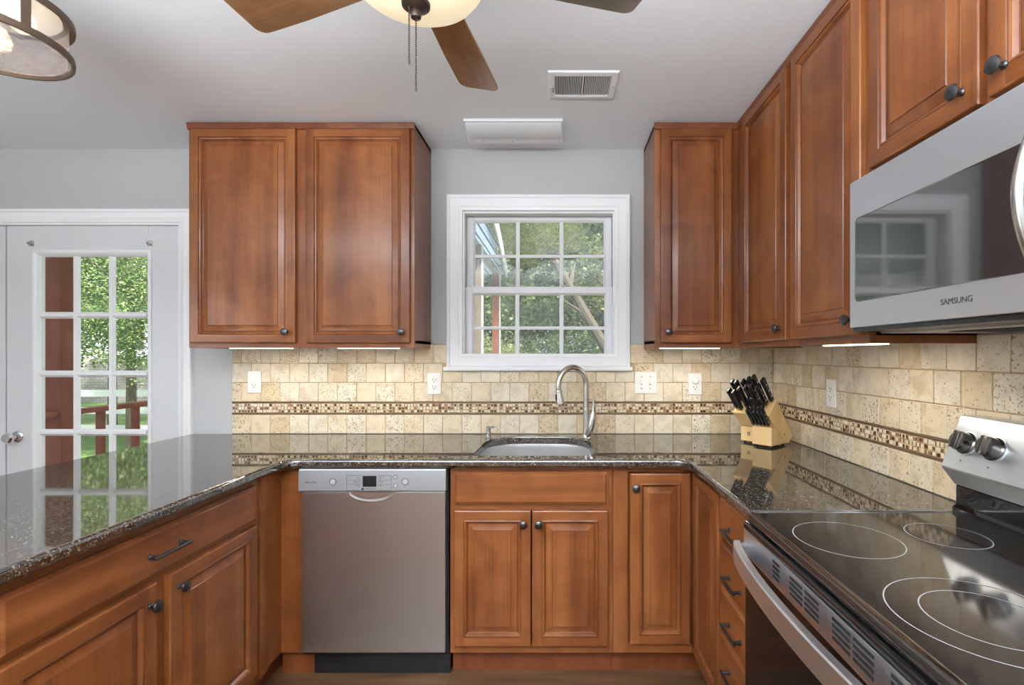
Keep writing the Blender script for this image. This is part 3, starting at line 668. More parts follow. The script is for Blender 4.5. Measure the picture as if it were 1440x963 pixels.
sd = thing('soap_dispenser', 'small brushed nickel soap dispenser at left rear of the sink', 'soap dispenser', (-.357, 2.505, .915))
b = MB(); b.lathe([(.019, .9153), (.019, .919), (.013, .924), (.0115, .935), (.0125, .944), (.010, .948)], (-.357, 2.505, 0)); b.build('base', NICKEL, sd)
b = MB(); b.lathe([(.008, .946), (.0105, .950), (.0105, .966), (.012, .968), (.012, .974), (.001, .976)], (-.357, 2.505, 0), seg=18); b.tube([(-.357, 2.505, .968), (-.335, 2.490, .974), (-.318, 2.480, .972), (-.308, 2.474, .960)], [.006, .0055, .0048, .0042], 10); b.build('pump_spout', NICKEL, sd)

# ------------------------------------------------------------------ outlets and switches
def plate(F, a, z, w, label, kind, cat, name):
    t = thing(name, label, cat, F(a, z, .012), group='white wall plates')
    b = MB(); b.box(a-w/2, a+w/2, z-.058, z+.058, .0122, .0175, F, bev=.0025); b.build('cover_plate', PLASTIC, t)
    def sockets(ac, zc, par):
        s = MB()
        s.box(ac-.0085, ac-.0060, zc-.004, zc+.006, .017, .0202, F); s.box(ac+.0058, ac+.0085, zc-.003, zc+.005, .017, .0202, F); s.lathe([(.003, 0), (.003, .0032)], F(ac, zc-.011, .017), F.n, 10); s.build('slots', VOID, par)
    if kind in ('duplex', 'gfci'):
        b = MB(); b.box(a-.0165, a+.0165, z-.034, z+.034, .016, .0198, F, bev=.0015); o = b.build('receptacle', PLASTIC, t)
        if kind == 'duplex': sockets(a, z+.019, o); sockets(a, z-.017, o)
        else: sockets(a, z-.017, o)
    if kind == 'plug':
        b = MB(); b.box(a-.0165, a+.0165, z-.034, z+.034, .016, .0195, F, bev=.0015); o = b.build('receptacle', PLASTIC, t); sockets(a, z-.017, o)
        b = MB(); b.lathe([(.0185, 0), (.0185, .006), (.015, .010), (.001, .011)], F(a, z+.019, .0198), F.n, 20); b.build('round_cap', PLASTIC, t)
    if kind == 'switch':
        for s in (-1, 1):
            b = MB(); b.prism([(z-.012, .017), (z+.012, .017), (z+.002, .029), (z-.005, .031)], a+s*.023-.005, a+s*.023+.005, Fr(F.o, F.v, F.n, F.u), bev=.001); b.build('toggle', PLASTIC, t)
            for zz in (z+.032, z-.032): b = MB(); b.lathe([(.0035, 0), (.0035, .0012)], F(a+s*.023, zz, .0172), F.n, 10); b.build('screw', NICKEL, t)
FBk = FB(YB); FRw = FRt(XR)
plate(FBk, -1.629, 1.193, .072, 'white outlet plate on the tiles at the left end of the backsplash', 'gfci', 'outlet', 'wall_outlet')
plate(FBk, -.667, 1.186, .072, 'white double outlet plate on the tiles just left of the window', 'duplex', 'outlet', 'wall_outlet')
plate(FBk, .465, 1.190, .116, 'wide white plate with two toggle switches right of the window', 'switch', 'light switch', 'light_switch')
plate(FBk, .728, 1.183, .072, 'white outlet plate with a round plug in its top socket', 'plug', 'outlet', 'wall_outlet')
plate(FRw, -2.070, 1.178, .072, 'white double outlet plate on the right-hand wall past the knife block', 'duplex', 'outlet', 'wall_outlet')

# ------------------------------------------------------------------ knife block and knives
Ko = Vector((.962, 2.228, .915)); Kd = Vector((.778, .628, 0)); Kw = Vector((-.628, .778, 0))     # s runs back, w runs left
FK = Fr(Ko, Kd, (0, 0, 1), Kw)
WK = .182
t = thing('knife_block', 'pale wooden knife block in the counter corner', 'knife block', Ko + Kd*.09 + Kw*.09)
b = MB(); b.prism([(-.026, .150), (.1326, .0085), (.160, .0085), (.197, .036), (.049, .218)], 0, WK, FK, bev=.0025); b.build('main_block', BLOCKW, t)
b = MB(); b.prism([(.000, .010), (.128, .010), (.036, .0925), (.000, .0945)], .001, .095, FK, bev=.0015); o = b.build('steak_knife_step', BLOCKW, t)
b = MB(); b.prism([(.048, .010), (.128, .010), (.052, .0775), (.048, .080)], .0955, WK-.001, FK, bev=.0015); o2 = b.build('front_base', BLOCKW, t)
for (s_, w_) in ((.012, .012), (.012, .085), (.06, .105), (.06, .165), (.13, .015), (.13, .165)):
    b = MB(); b.lathe([(.007, 0), (.007, .0105)], FK(s_, .0002, w_), (0, 0, 1), 10); lab(b.build('foot', BLACK, t), 'dark rubber foot')
b = MB()   # twin-figure maker's mark: two small standing figures
Fm = Fr(FK(.0475, .045, .139), -Kw, (0, 0, 1), -Kd)
def figures(b, F, sc_):
    for s in (-1, 1):
        x = s*.0042*sc_; b.lathe([(.0018*sc_, 0), (.0018*sc_, .0006)], F(x, .0085*sc_, 0), F.n, 10)
        b.box(x-.0015*sc_, x+.0015*sc_, -.001*sc_, .0062*sc_, 0, .0006, F)
        b.prism([(x-.0015*sc_, -.001*sc_), (x-.0035*sc_, -.0085*sc_), (x-.0022*sc_, -.0085*sc_), (x, -.002*sc_), (x+.0022*sc_, -.0085*sc_), (x+.0035*sc_, -.0085*sc_), (x+.0015*sc_, -.001*sc_)], 0, .0006, F)
        b.box(x-.0048*sc_, x+.0048*sc_, .0042*sc_, .0056*sc_, 0, .0005, F)
figures(b, Fm, 1.0); b.build('emblem', INK, o2)
b = MB(); Fm = Fr(FK(.118, .052, -.0004), Kd, (0, 0, 1), -Kw); figures(b, Fm, .7); b.build('emblem', INK, t)

def make_knife(label, group, L=.120, wd=.0125, th=.0115):
    """knife standing in a slot: axis along local z, blade spine along local x"""
    k = thing('kitchen_knife', label, 'knife', (0, 0, 0), group)
    b = MB(); loops = []
    for z, a, c in ((.010, .80, .85), (.016, .92, 1), (L*.3, .86, .95), (L*.55, .88, 1), (L*.80, 1.0, 1), (L*.93, 1.22, 1), (L, 1.15, .8), (L+.002, .8, .5)):
        loops.append([(x*a, y*c, z) for x, y in rrect(-wd, wd, -th*.72, th*.72, th*.45, 3)])
    b.rings(loops, True, True); h = b.build('handle', BLACK, k)
    b = MB(); b.rings([[(x*s, y*s2, z) for x, y in rrect(-wd, wd, -th*.6, th*.6, .002, 2)] for z, s, s2 in ((.0008, .72, .35), (.004, .8, .8), (.010, .84, .92))], True, True); b.build('bolster', NICKEL, k)
    for f in (.28, .52, .76):
        b = MB(); q = th*.72 + .0009; b.lathe([(.001, -q), (.0042, -q+.0005), (.0042, q-.0005), (.001, q)], (0, 0, L*f), (0, 1, 0), 10); b.build('rivet', CHROME, h)
    return k
kdir = (Kd*-.652 + Vector((0, 0, .758))).normalized()            # knives lean out of the block
kn = (Kd*.741 + Vector((0, 0, .672))).normalized()               # along the slotted face, towards the back
kx = kn - kdir*kn.dot(kdir); kx.normalize(); ky = kdir.cross(kx)
def kmat(p, s=(1, 1, 1), roll=0.0):
    m = Matrix((kx*s[0], ky*s[1], kdir*s[2])).transposed().to_4x4(); return Matrix.Translation(p) @ m @ Matrix.Rotation(roll, 4, 'Z')
def face_pt(u, wpos): s = -.026 + .075*u; h = .150 + .068*u; return FK(s, h, wpos) + kdir*.0004
KL = 'black riveted knife handle standing in the top of the wooden block'
k0 = make_knife(KL, 'knives in the block top'); spots = []
for wpos, us in ((.164, (.28, .74)), (.138, (.20, .66)), (.112, (.34, .80)), (.088, (.50, .92)), (.060, (.52, .93)), (.032, (.60,)), (.016, (.86,))):
    for u in us: spots.append((u, wpos))
for i, (u, wpos) in enumerate(spots):
    s = (.95 + .25*u)*random.uniform(.96, 1.05); m = kmat(face_pt(u, wpos), (1.05, 1.05, s), random.uniform(-.08, .08))
    if i == 0: k0.matrix_basis = m
    else: dup(k0, m)
k1 = make_knife('small black riveted steak knife handle in the lower step of the block', 'steak knives in the block step', .100, .0115, .0100)
for i in range(5):
    m = kmat(FK(.0065, .0942, .012 + .0178*i) + kdir*.0085, (1, 1, 1), 0)
    if i == 0: k1.matrix_basis = m
    else: dup(k1, m)
ks = thing('kitchen_shears', 'black-handled kitchen shears in front of the knives', 'shears', face_pt(.22, .052))
for s in (-1, 1):
    b = MB(); base = face_pt(.22, .052); wv = Kw*1.0
    pts = []
    for k in range(17):
        a = 2*PI*k/16; pts.append(base + kdir*(.052 + .030*math.cos(a)) + wv*(s*.019 + .0145*math.sin(a)))
    b.tube(pts, .0062, 8, cap=False); b.tube([base + kdir*.002 + wv*s*.003, base + kdir*.014 + wv*s*.008, base + kdir*.026 + wv*s*.016], [.006, .007, .006], 8); b.build('handle_loop', BLACK, ks)
b = MB(); b.lathe([(.006, -.006), (.006, .006)], base + kdir*.008, kn, 12); b.build('pivot', NICKEL, ks)

# ------------------------------------------------------------------ stove
RY0, RY1 = .583, 1.337
st = thing('stove', 'stainless electric stove with a black glass cooktop and tilted control panel', 'stove', (.82, .96, 0))
b = MB(); b.box(.535, 1.135, RY0+.003, RY1-.003, .04, .893); b.build('body', DKSTEEL, st, smooth=False)
b = MB(); b.box(.58, 1.1, RY0+.02, RY1-.02, 0, .04); b.build('plinth', BLACK, st, smooth=False)
b = MB(); L0 = rrect(.506, 1.076, RY0, RY1, .024, 6)
b.rings([[(x, y, z) for x, y in offset(L0, i)] for i, z in ((.012, .8935), (.003, .896), (0, .902), (0, .912), (.003, .9185), (.008, .921), (.014, .9205), (.018, .919))], True, True); ct = lab(b.build('cooktop', COOKG, st), 'black ceramic glass cooktop')
b = MB(); b.prism(rrect(.512, .5165, RY0+.012, RY1-.012, .001, 1), .9206, .9222); b.prism(rrect(.512, 1.07, RY1-.0125, RY1-.0085, .001, 1), .9206, .9222); b.build('edge_trim', CHROME, ct)
def ring(cx, cy, r, w_=.0022):
    b = MB(); n = 72
    b.rings([[(cx + q*math.cos(2*PI*k/n), cy + q*math.sin(2*PI*k/n), .91935) for k in range(n)] for q in (r-w_/2, r+w_/2)]); b.build('burner_ring', RINGP, ct, smooth=False)
ring(.660, 1.130, .112); ring(.905, 1.150, .082); ring(.690, .790, .142); ring(.690, .790, .092); ring(.915, .775, .086)
b = MB(); b.prism([(.533, .8930), (.509, .8930), (.501, .888), (.500, .884), (.500, .876), (.533, .876)], RY0+.002, RY1-.002, Fr((0,0,0), (1,0,0), (0,0,1), (0,1,0))); b.build('front_strip', BLACKGLASS, st)
FO = FRt(.503)
b = MB(); b.box(-RY1+.004, -RY0-.004, .175, .806, -.028, -.0005, FO, bev=.002); od = lab(b.build('oven_door', OVENG, st), 'black glass oven door')
b = MB(); b.box(-RY1+.004, -RY0-.004, .8065, .8735, -.028, .004, FO, bev=.002); vp = lab(b.build('vent_panel', STEELY, od), 'stainless vent strip')
def slots(y0, y1):
    b = MB()
    for k in range(4): b.box(-y1, -y0, .823 + k*.0115, .8295 + k*.0115, .003, .0044, FO)
    b.build('vent_slots', VOID, vp)
for (p, q) in ((1.115, 1.151), (1.010, 1.066), (.946, 1.002), (.844, .900), (.780, .836), (.695, .740)): slots(p, q)
b = MB(); loops = []
for k in range(25):
    f = k/24; y = RY0+.008 + (RY1-RY0-.016)*f; bow = .048*(1-(2*f-1)**2)**.8; x = .470 - bow*.75
    loops.append([(x, y, .793), (x+.020, y, .793), (x+.020, y, .838), (x+.0175, y, .841), (x+.003, y, .841), (x, y, .838)])
b.rings(loops, True, True)
for y in (RY0+.022, RY1-.022): b.box(.478, .4995, y-.012, y+.012, .806, .837, bev=.002)
b.build('handle', STEELY, od)
b = MB(); b.box(-RY1+.004, -RY0-.004, .045, .170, -.028, .0, FO, bev=.003); b.build('storage_drawer', STEELY, st)
FG = Fr((0,0,0), (1,0,0), (0,0,1), (0,1,0))
b = MB(); b.prism([(1.0775, .900), (1.0775, .986), (1.083, .990), (1.140, .990), (1.140, .900)], RY0, RY1, FG); b.prism([(1.0655, .9215), (1.0655, .930), (1.0770, .938), (1.0770, .9215)], RY0+.002, RY1-.002, FG); lab(b.build('riser', BLACKGLASS, st), 'black backguard riser')
b = MB(); b.prism([(1.074, .9905), (1.039, 1.036), (1.0375, 1.041), (1.0905, 1.174), (1.094, 1.177), (1.143, 1.177), (1.143, .9905)], RY0-.001, RY1+.001, FG, bev=.0015); pn = b.build('control_panel', STEELY, st)
pd = Vector((.053, 0, .133)).normalized(); pnrm = Vector((-.133, 0, .053)).normalized()
FPz = Fr((1.0375, 0, 1.041), (0, -1, 0), pd, pnrm)
for y in (1.285, 1.203, .720, .640):
    b = MB(); b.lathe([(.0295, .0015), (.0295, .006), (.0265, .009), (.0255, .026), (.0235, .031), (.001, .032)], FPz(-y, .073, 0), pnrm, 28); kb = b.build('knob', DKSTEEL, pn)
    b = MB(); b.box(-y-.0055, -y+.0055, .073-.0235, .073+.0235, .030, .042, FPz, bev=.003); b.build('grip', DKSTEEL, kb)
    b = MB(); b.lathe([(.0315, .0), (.0315, .003), (.0298, .0035)], FPz(-y, .073, 0), pnrm, 28); b.build('skirt', STEELY, kb)
    b = MB(); b.lathe([(.0022, 0), (.0022, .0006)], FPz(-y, .026, 0), pnrm, 10); b.build('index_mark', INK, pn)
b = MB(); b.box(-1.07, -.86, .035, .115, 0, .0015, FPz, bev=.0005); b.build('display', BLACKGLASS, pn)

# ------------------------------------------------------------------ microwave
mw = thing('microwave', 'stainless over-the-range microwave mounted under the short cabinet', 'microwave', (.97, .96, 1.41))
MY0, MY1 = .597, 1.347
b = MB(); b.box(.835, XR-.014, MY0, MY1, 1.414, 1.818); b.build('body', BLACK, mw, smooth=False)
FM = FRt(.835); w1 = -.585+0
b = MB(); b.box(-MY1, -.765, 1.413, 1.808, .0005, .041, FM, bev=.004); md = b.build('door', STEELY, mw)
b = MB(); wl = rrect(-1.319, -.815, 1.481, 1.704, .013, 5)
b.rings([[FM(a, z, .036) for a, z in wl], [FM(a, z, .0425) for a, z in wl], [FM(a, z, .0420) for a, z in offset(wl, .003)]], True, True); lab(b.build('window', MWGLASS, md), 'black glass window')
text('lettering', 'SAMSUNG', FM, -.985, 1.449, .0412, .0175, INK, md, .0006)
b = MB(); b.tube([FM(-.800, 1.475, .041)] + [FM(-.800, 1.475 + .25*k/16, .055 + .034*math.sin(PI*k/16)) for k in range(17)] + [FM(-.800, 1.725, .041)], .0105, 14); b.build('handle', NICKEL, md)
b = MB(); b.box(-.762, -MY0, 1.413, 1.808, .0005, .041, FM, bev=.004); b.build('control_panel', BLACKGLASS, mw)
b = MB(); b.box(.802, .860, MY0+.004, MY1-.004, 1.402, 1.4128); lab(b.build('front_grille', BLACK, mw), 'black underside grille')
b = MB(); b.prism([(.860, 1.4138), (.875, 1.398), (1.135, 1.3985), (1.140, 1.4138)], MY0+.012, MY1-.012, FG); bp = b.build('bottom_plate', simple('grey_metal', (.36, .36, .35), .4, .6), mw)
b = MB()
for (p, q) in ((.64, .90), (1.0, 1.20)): b.box(.95, 1.08, p, q, 1.3962, 1.3984)
b.build('grease_filter', VOID, bp)

# ------------------------------------------------------------------ ceiling fan
fx, fy = -.312, 1.075
cf = thing('ceiling_fan', 'five-blade wooden ceiling fan with glowing amber glass bowl', 'ceiling fan', (fx, fy, ZC))
b = MB(); b.lathe([(.065, ZC-.0008), (.065, ZC-.02), (.045, ZC-.05), (.018, ZC-.06), (.014, ZC-.09), (.05, ZC-.095), (.10, ZC-.11), (.112, ZC-.14), (.112, ZC-.19), (.09, ZC-.215), (.06, ZC-.225), (.055, ZC-.26), (.06, ZC-.265)], (fx, fy, 0), seg=36); b.build('motor_housing', BRONZE, cf)
ZBL = 2.205
for k in range(5):
    a = math.radians((84.0, 160.8, 232, 304, 14.5)[k]); u = Vector((math.cos(a), math.sin(a), 0)); v = Vector((-math.sin(a), math.cos(a), 0)); vt = (v*math.cos(.20) + Vector((0, 0, 1))*math.sin(.20)); n_ = u.cross(vt)
    Fbl = Fr((fx, fy, ZBL), u, vt, n_)
    o0 = [(.17, -.048), (.19, -.053)] + [(.36, -.063), (.48, -.066)] + arc(.502, -.040, .026, -PI/2, -.10, 5) + arc(.502, .038, .026, .10, PI/2, 5) + [(.48, .064), (.36, .062), (.19, .053), (.17, .048)]
    b = MB(); b.rings([[Fbl(x, y, -.003) for x, y in offset(o0, .0015)], [Fbl(x, y, -.0018) for x, y in o0], [Fbl(x, y, .0018) for x, y in o0], [Fbl(x, y, .003) for x, y in offset(o0, .0015)]], True, True)
    # blade mesh gets its own axis so that the grain follows its length
    me_name = 'blade'; o = b.build(me_name, BLADE, cf)
    R = Matrix.Rotation(a, 4, 'Z'); o.data.transform(R.inverted()); o.matrix_local = R
    b = MB(); b.prism([(.08, -.018), (.13, -.012), (.19, -.030), (.235, -.014), (.235, .014), (.19, .030), (.13, .012), (.08, .018)], .0035, .0085, Fbl); br = b.build('blade_arm', BRONZE, cf)
b = MB(); b.lathe([(.062, 2.196), (.135, 2.194), (.150, 2.188), (.153, 2.180), (.150, 2.170)], (fx, fy, 0), seg=48, cap0=False, cap1=False); b.build('light_fitter', BRONZE, cf)
b = MB(); b.lathe([(.149, 2.184), (.150, 2.178), (.146, 2.160), (.132, 2.142), (.108, 2.126), (.075, 2.114), (.035, 2.108), (.001, 2.107)], (fx, fy, 0), seg=48, cap0=False, cap1=False); lab(b.build('light_bowl', BOWLG, cf), 'glowing frosted amber glass bowl')
b = MB(); b.lathe([(.001, 2.110), (.031, 2.107), (.030, 2.100), (.022, 2.094), (.010, 2.090), (.0105, 2.086), (.0120, 2.081), (.0105, 2.075), (.001, 2.071)], (fx, fy, 0), seg=28, cap0=False, cap1=False); b.build('finial', BRONZE, cf)
def chain(px_, py_, z0, z1):
    b = MB(); z = z0
    while z > z1:
        b.lathe([(.0004, -.0017), (.0017, -.0011), (.0021, 0), (.0017, .0011), (.0004, .0017)], (px_, py_, z), seg=8); z -= .0046
    b.tube([(px_, py_, z0), (px_, py_, z1)], .0003, 6); b.lathe([(.0008, .004), (.0022, .001), (.0024, -.003), (.0008, -.006)], (px_, py_, z1), seg=10); b.build('pull_chain', BRONZE, cf)
chain(fx-.0112, fy-.012, 2.118, 1.972); chain(fx+.0002, fy, 2.072, 1.921)

# ------------------------------------------------------------------ drum ceiling light
dx_, dy_ = -1.580, 1.345
dl = thing('drum_ceiling_light', 'round seeded glass drum ceiling light with brown metal bands', 'ceiling light', (dx_, dy_, ZC))
def band(z0, z1, r, nm):
    b = MB(); b.lathe([(r-.008, z0), (r, z0), (r+.001, (z0+z1)/2), (r, z1), (r-.008, z1), (r-.008, z0)], (dx_, dy_, 0), seg=64, cap0=False, cap1=False); return b.build(nm, BROWNMETAL, dl)
band(2.190, 2.208, .187, 'lower_band'); band(2.290, 2.308, .187, 'upper_band')
b = MB(); b.lathe([(.171, 2.197), (.173, 2.20), (.173, 2.305), (.171, 2.306)], (dx_, dy_, 0), seg=64, cap0=False, cap1=False); lab(b.build('glass_drum', SEEDED, dl), 'seeded clear glass cylinder')
b = MB(); b.lathe([(.178, 2.199), (.14, 2.1995), (.05, 2.1995), (.001, 2.1995)], (dx_, dy_, 0), seg=48, cap0=False, cap1=False); lab(b.build('glass_bottom', WAVY, dl), 'textured glass bottom plate')
b = MB(); b.lathe([(.001, 2.198), (.010, 2.197), (.009, 2.190), (.001, 2.187)], (dx_, dy_, 0), seg=16, cap0=False, cap1=False); b.build('finial', BROWNMETAL, dl)
for k in range(4):
    a = math.radians(-15 + 90*k); c_, s_ = math.cos(a), math.sin(a); Fq = Fr((dx_, dy_, 0), (c_, s_, 0), (-s_, c_, 0), (0, 0, 1))
    b = MB(); b.box(.180, .1845, -.010, .010, 2.200, 2.296, Fq); b.build('strap', BROWNMETAL, dl)
b = MB(); b.lathe([(.10, ZC-.0008), (.10, ZC-.02), (.06, ZC-.03), (.012, ZC-.035), (.010, 2.320), (.165, 2.315), (.183, 2.306)], (dx_, dy_, 0), seg=40, cap1=False); b.build('canopy', BROWNMETAL, dl)
b = MB(); b.lathe([(.001, 2.312), (.16, 2.311)], (dx_, dy_, 0), seg=40, cap0=False, cap1=False); b.build('reflector', TRIMP, dl)
for (qx, qy) in ((.105, .01), (-.05, .09), (-.06, -.08)):
    b = MB(); b.lathe([(.012, 2.312), (.012, 2.295), (.014, 2.290)], (dx_+qx, dy_+qy, 0), seg=16); so = b.build('socket', TRIMP, dl)
    b = MB(); b.lathe([(.012, 2.292), (.022, 2.275), (.028, 2.255), (.024, 2.236), (.012, 2.227), (.001, 2.225)], (dx_+qx, dy_+qy, 0), seg=20); b.build('bulb', BULB, so)
lamp('drum_lamp', 'POINT', (dx_, dy_, 2.25), (0, 0, 0), .22, (1, .86, .64), .05)

# ------------------------------------------------------------------ ceiling vent and strip light
vt_ = thing('ceiling_vent', 'white louvred ceiling vent grille between the fan and the cabinets', 'vent', (.098, 2.018, ZC))
FCl = Fr((0, 0, ZC), (1, 0, 0), (0, 1, 0), (0, 0, -1))
b = MB(); b.rect_rings(FCl, -.044, .237, 1.915, 2.118, [(0, .0008), (.002, .006), (.006, .009), (.026, .010), (.028, .008), (.028, .002)], cap=False, back=False); b.build('frame', VINYL, vt_)
b = MB(); b.box(-.017, .210, 1.943, 2.090, .0010, .0018, FCl); b.build('duct_opening', VOID, vt_)
b = MB(); b.box(.0935, .0995, 1.942, 2.091, .002, .0095, FCl)
for k in range(15):
    for x0 in (-.014, .104): x = x0 + .0071*k; b.prism([(x-.0002, .002), (x+.0012, .002), (x+.0042, .0088), (x+.0028, .0088)], 1.943, 2.090, Fr((0, 0, ZC), (1, 0, 0), (0, 0, -1), (0, 1, 0)))
b.build('louvers', VINYL, vt_)
for (x, y) in ((-.032, 2.02), (.224, 2.02)): b = MB(); b.lathe([(.0035, 0), (.0035, .001)], (x, y, ZC-.0098), (0, 0, -1), 10); b.build('screw', NICKEL, vt_)
b = MB(); b.box(-.027, -.021, 2.03, 2.05, .0098, .016, FCl, bev=.001); b.build('damper_lever', DKSTEEL, vt_)

fl = thing('strip_light', 'white fluorescent strip light on the ceiling above the window', 'ceiling light', (-.215, 2.38, ZC))
Fx = Fr((0, 0, 0), (0, 1, 0), (0, 0, 1), (1, 0, 0))
b = MB(); b.prism([(2.306, ZC-.0008), (2.306, ZC-.014), (2.330, ZC-.016), (2.430, ZC-.046), (2.475, ZC-.046), (2.475, ZC-.0008)], -.448, .018, Fx, bev=.0015); b.build('housing', VINYL, fl)
b = MB(); b.prism([(2.312, ZC-.0165), (2.318, ZC-.026), (2.336, ZC-.039), (2.362, ZC-.047), (2.395, ZC-.0495), (2.426, ZC-.0475), (2.429, ZC-.0460), (2.331, ZC-.0168)], -.440, .010, Fx); lab(b.build('lens', simple('prismatic_lens', (.62, .62, .63), .3), fl), 'curved translucent lens')
for x in (-.425, -.375, -.23, .000): b = MB(); b.lathe([(.003, 0), (.003, .0012)], (x, 2.448, ZC-.0462), (0, 0, -1), 10); b.build('screw', NICKEL, fl)

# ------------------------------------------------------------------ outdoors
ZG = -.75
b = MB(); b.box(-60, 40, YB+.16, 70, ZG-.2, ZG); struct(b.build('lawn', LAWN))
b = MB(); b.box(-3.95, -.5, YB+.16, 8.2, -.16, -.10); 
for k in range(38): pass
struct(b.build('deck_floor', GREYWOOD))
# porch roof with white boarded soffit
pr = thing('porch_roof', 'porch roof of pale translucent panels seen through the window', 'porch roof', (-2.3, 5.5, 2.62))
b = MB(); b.prism([(-4.0, YB+.16), (-1.35, YB+.16), (-1.35, 8.05), (-4.0, 8.05)], 2.662, 2.78); b.build('roof_deck', GREYWOOD, pr, smooth=False)
b = MB(); x = -4.0; k = 0
while x < -.60:
    xe = x + .082; ye = 8.05 if xe < -.86 else 8.05 - (xe+.86)/.20*2.85
    if ye > 3.2: b.box(x, xe-.001, YB+.17, ye, 2.645, 2.660)
    x = xe
def panelmat():
    m, nt, bb = M('translucent_roof_panel'); nt.nodes.remove(bb); d = N(nt, 'BsdfDiffuse'); d.inputs[0].default_value = (.80, .86, .94, 1); t_ = N(nt, 'BsdfTranslucent'); t_.inputs[0].default_value = (.74, .83, .95, 1)
    mx = N(nt, 'MixShader'); mx.inputs[0].default_value = .6; nt.links.new(d.outputs[0], mx.inputs[1]); nt.links.new(t_.outputs[0], mx.inputs[2]); nt.links.new(mx.outputs[0], nt.nodes['Material Output'].inputs[0]); return m
lab(b.build('roof_panels', panelmat(), pr, smooth=False), 'pale blue translucent roof panels')
b = MB(); x = -1.35 + .082*0
b = MB(); k = 1
while -4.0 + .082*k < -.60:
    xe = -4.0 + .082*k; ye = 8.05 if xe < -.86 else 8.05 - (xe+.86)/.20*2.85; k += 1
    if xe > -1.4 and ye > 3.2: b.box(xe-.009, xe+.001, YB+.17, ye, 2.630, 2.6445)
b.build('roof_ribs', simple('rib_grey', (.22, .24, .27), .6), pr, smooth=False)
b = MB(); b.box(-1.00, -.93, 4.3, 8.0, 2.56, 2.645); b.build('beam', simple('porch_trim_grey', (.40, .38, .37), .6), pr)
b = MB(); b.prism([(-.53, YB+.17), (-.51, YB+.17), (-.645, 5.2), (-.845, 8.08), (-.87, 8.08), (-.665, 5.2)], 2.60, 2.78); b.build('fascia', simple('fascia_white', (.80, .84, .90), .5), pr)
def post(x, y, hw, z1, label, mat):
    t = thing('porch_post', label, 'post', (x, y, -.10), group='porch posts')
    b = MB(); b.box(x-hw, x+hw, y-hw, y+hw, -.10, z1, bev=.004); b.build('shaft', mat, t)
    b = MB(); b.box(x+hw, x+hw+.011, y-hw-.004, y+hw, -.098, z1-.002, bev=.002); lab(b.build('corner_strip', TRIMP, t), 'white edge strip')
    return t
post(-.905, 5.5, .045, 2.56, 'slim brown porch post at the left edge of the window', GREYWOOD)
post(-.955, 7.5, .052, 2.56, 'reddish porch post standing behind the slim post', REDWOOD)
t = thing('porch_post', 'thick red-stained post beyond the glazed door', 'post', (-3.86, 3.82, -.10), group='porch posts')
b = MB(); b.box(-3.935, -3.785, 3.745, 3.895, -.10, 2.645, bev=.006); b.build('shaft', REDWOOD, t)
dr_ = thing('deck_railing', 'red-stained wooden deck railing beyond the glazed door', 'railing', (-3.85, 5.2, -.1))
b = MB(); b.box(-3.895, -3.805, 2.95, 3.744, .865, .905, bev=.004); b.box(-3.895, -3.805, 3.896, 7.2, .865, .905, bev=.004); b.build('top_rail', wood('stained_rail_y', 'y', (.24, .07, .045), (.33, .11, .07), (.40, .15, .10), .7, 0), dr_)
for k in range(8):
    y = 4.14 + .34*k
    b = MB(); b.box(-3.875, -3.825, y-.019, y+.019, -.099, .865); b.build('baluster', REDWOOD, dr_)
# white rail fence, stone wall, neighbouring house
fn = thing('rail_fence', 'white three-rail fence across the lawn beyond the deck', 'fence', (-9.5, 12, ZG))
for k in range(8):
    x = -22 + 2.5*k; b = MB(); b.box(x-.07, x+.07, 11.93, 12.07, ZG, .62, bev=.01); b.build('post', VINYL, fn)
for z in (-.45, -.02, .40): b = MB(); b.box(-22, -4.5, 11.9, 11.93, z-.08, z+.08); b.build('rail', VINYL, fn)
sw = MB(); sw.box(-40, -8, 21.5, 22, ZG, 1.15)
def stonemat():
    m, nt, bb = M('stone_blocks'); v = N(nt, 'TexBrick'); v.inputs['Scale'].default_value = 2.2; v.inputs['Color1'].default_value = (.30, .27, .25, 1); v.inputs['Color2'].default_value = (.42, .39, .36, 1); v.inputs['Mortar'].default_value = (.2, .18, .16, 1)
    tc_ = N(nt, 'TexCoord'); mp = N(nt, 'Mapping'); mp.inputs['Rotation'].default_value = (PI/2, 0, 0); nt.links.new(tc_.outputs['Object'], mp.inputs[0]); nt.links.new(mp.outputs[0], v.inputs['Vector']); nt.links.new(v.outputs[0], bb.inputs['Base Color']); return m
tag(sw.build('stone_wall', stonemat()), 'grey block retaining wall beyond the white fence', 'retaining wall')
hs = thing('house', 'pale neighbouring house seen between the trees through the door', 'house', (-22, 26, ZG))
b = MB(); b.box(-30, -15, 24, 29, ZG, 4.2); b.build('siding', simple('pale_siding', (.66, .66, .74), .6), hs)
b = MB(); b.prism([(23.5, 4.2), (29.5, 4.2), (26.5, 6.8)], -30.5, -14.5, Fx); b.build('roof', simple('grey_shingle', (.16, .16, .17), .9), hs)
b = MB(); b.box(-21.5, -20.2, 23.95, 24.0, 1.6, 3.2); b.build('window', BLACKGLASS, hs)

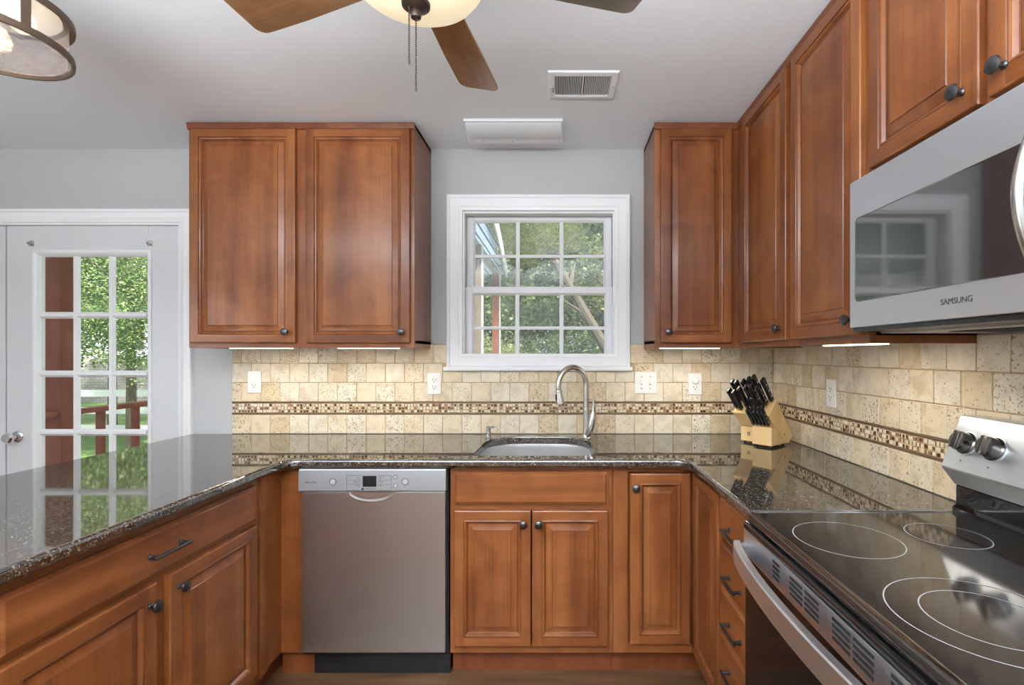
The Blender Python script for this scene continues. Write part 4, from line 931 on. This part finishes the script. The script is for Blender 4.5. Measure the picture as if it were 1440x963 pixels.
def crown_mesh(nclump, leaves, seed, r=1.0, size=.11, squash=.8):
    rnd = random.Random(seed); vs, fs = [], []
    for c in range(nclump):
        d = Vector((rnd.gauss(0, 1), rnd.gauss(0, 1), rnd.gauss(0, 1))).normalized()*r*rnd.uniform(.35, 1)**.6; d.z *= squash; cr = r*rnd.uniform(.12, .26)
        for l in range(leaves):
            p = d + Vector((rnd.gauss(0, 1), rnd.gauss(0, 1), rnd.gauss(0, .7)))*cr*.6
            u = Vector((rnd.gauss(0, 1), rnd.gauss(0, 1), rnd.gauss(0, .5))).normalized(); v = u.orthogonal().normalized(); v = (v + u.cross(v)*rnd.uniform(-1, 1)).normalized()
            s = size*rnd.uniform(.6, 1.3); k = len(vs)
            vs += [p - u*s*.5, p + v*s*.28, p + u*s*.5, p - v*s*.28]; fs.append((k, k+1, k+2, k+3))
    me = bpy.data.meshes.new('foliage'); me.from_pydata(vs, [], fs); me.update(); return me
CM = [crown_mesh(150, 170, 11, 1, .040), crown_mesh(150, 170, 12, 1, .042), crown_mesh(150, 200, 13, 1, .032, 1.25)]
def tree(x, y, zc, rad, mi, mat, label, group, lean=0.0, tr=.11, zs=1.0):
    t = thing('tree', label, 'tree', (x, y, ZG), group=group)
    me = CM[mi].copy(); me.materials.append(mat); me.transform(Matrix.Translation((-lean, 0, zc-ZG)) @ Matrix.Rotation(random.uniform(0, 6), 4, 'Z') @ Matrix.Diagonal((rad, rad, rad*zs, 1)))
    o = bpy.data.objects.new('foliage', me); C.objects.link(o); o.parent = t
    b = MB(); n = 8; b.tube([(x - lean*k/n, y, ZG + (zc-ZG)*k/n) for k in range(n+1)], [tr*(1-.6*k/n) for k in range(n+1)], 9)
    for k in range(5):
        a = random.uniform(0, 6.28); f = random.uniform(.55, .95); p = Vector((x - lean*f, y, ZG + (zc-ZG)*f)); b.tube([p, p + Vector((math.cos(a)*.3, math.sin(a)*.3, .35))*rad, p + Vector((math.cos(a)*.7, math.sin(a)*.7, .6))*rad], [tr*.35, tr*.22, tr*.06], 6)
    b.build('trunk', BARK, t); return t
GW = 'trees beyond the window'
for (x, y, zc, rad, mi, mat) in ((-2.4, 12, 2.2, 2.4, 0, LEAF_G), (.2, 12.6, 3.4, 2.7, 1, LEAF_G), (2.6, 11.6, 2.4, 2.4, 0, LEAF_Y), (-.9, 15, 4.6, 3.2, 1, LEAF_D), (1.9, 15.5, 4.8, 3.0, 0, LEAF_G), (4.6, 14, 3.4, 3.0, 1, LEAF_G), (.4, 10.5, .5, 1.7, 0, LEAF_G), (-1.6, 10.0, .5, 1.6, 1, LEAF_Y), (2.2, 10.2, .6, 1.6, 1, LEAF_G)):
    tree(x, y, zc, rad, mi, mat, 'leafy green tree filling the view beyond the kitchen window', GW)
tree(1.95, 7.2, 3.2, .75, 0, LEAF_Y, 'leaning yellow-green tree whose trunk slants across the window', GW, lean=2.3, tr=.12, zs=.75)
GD = 'trees beyond the door'
for (x, y, zc, rad, mi, mat) in ((-9.2, 10.6, 3.7, 2.1, 2, LEAF_G), (-11.6, 12.8, 5.0, 2.2, 1, LEAF_Y), (-7.6, 9.6, 2.6, 1.5, 2, LEAF_G), (-14.5, 13.2, 3.0, 2.6, 0, LEAF_G), (-13.0, 16.5, 5.6, 3.0, 0, LEAF_D), (-5.6, 14.8, 2.2, 2.3, 0, LEAF_D)):
    tree(x, y, zc, rad, mi, mat, 'dense green tree standing beyond the glazed door', GD)
bpy.context.view_layer.update()
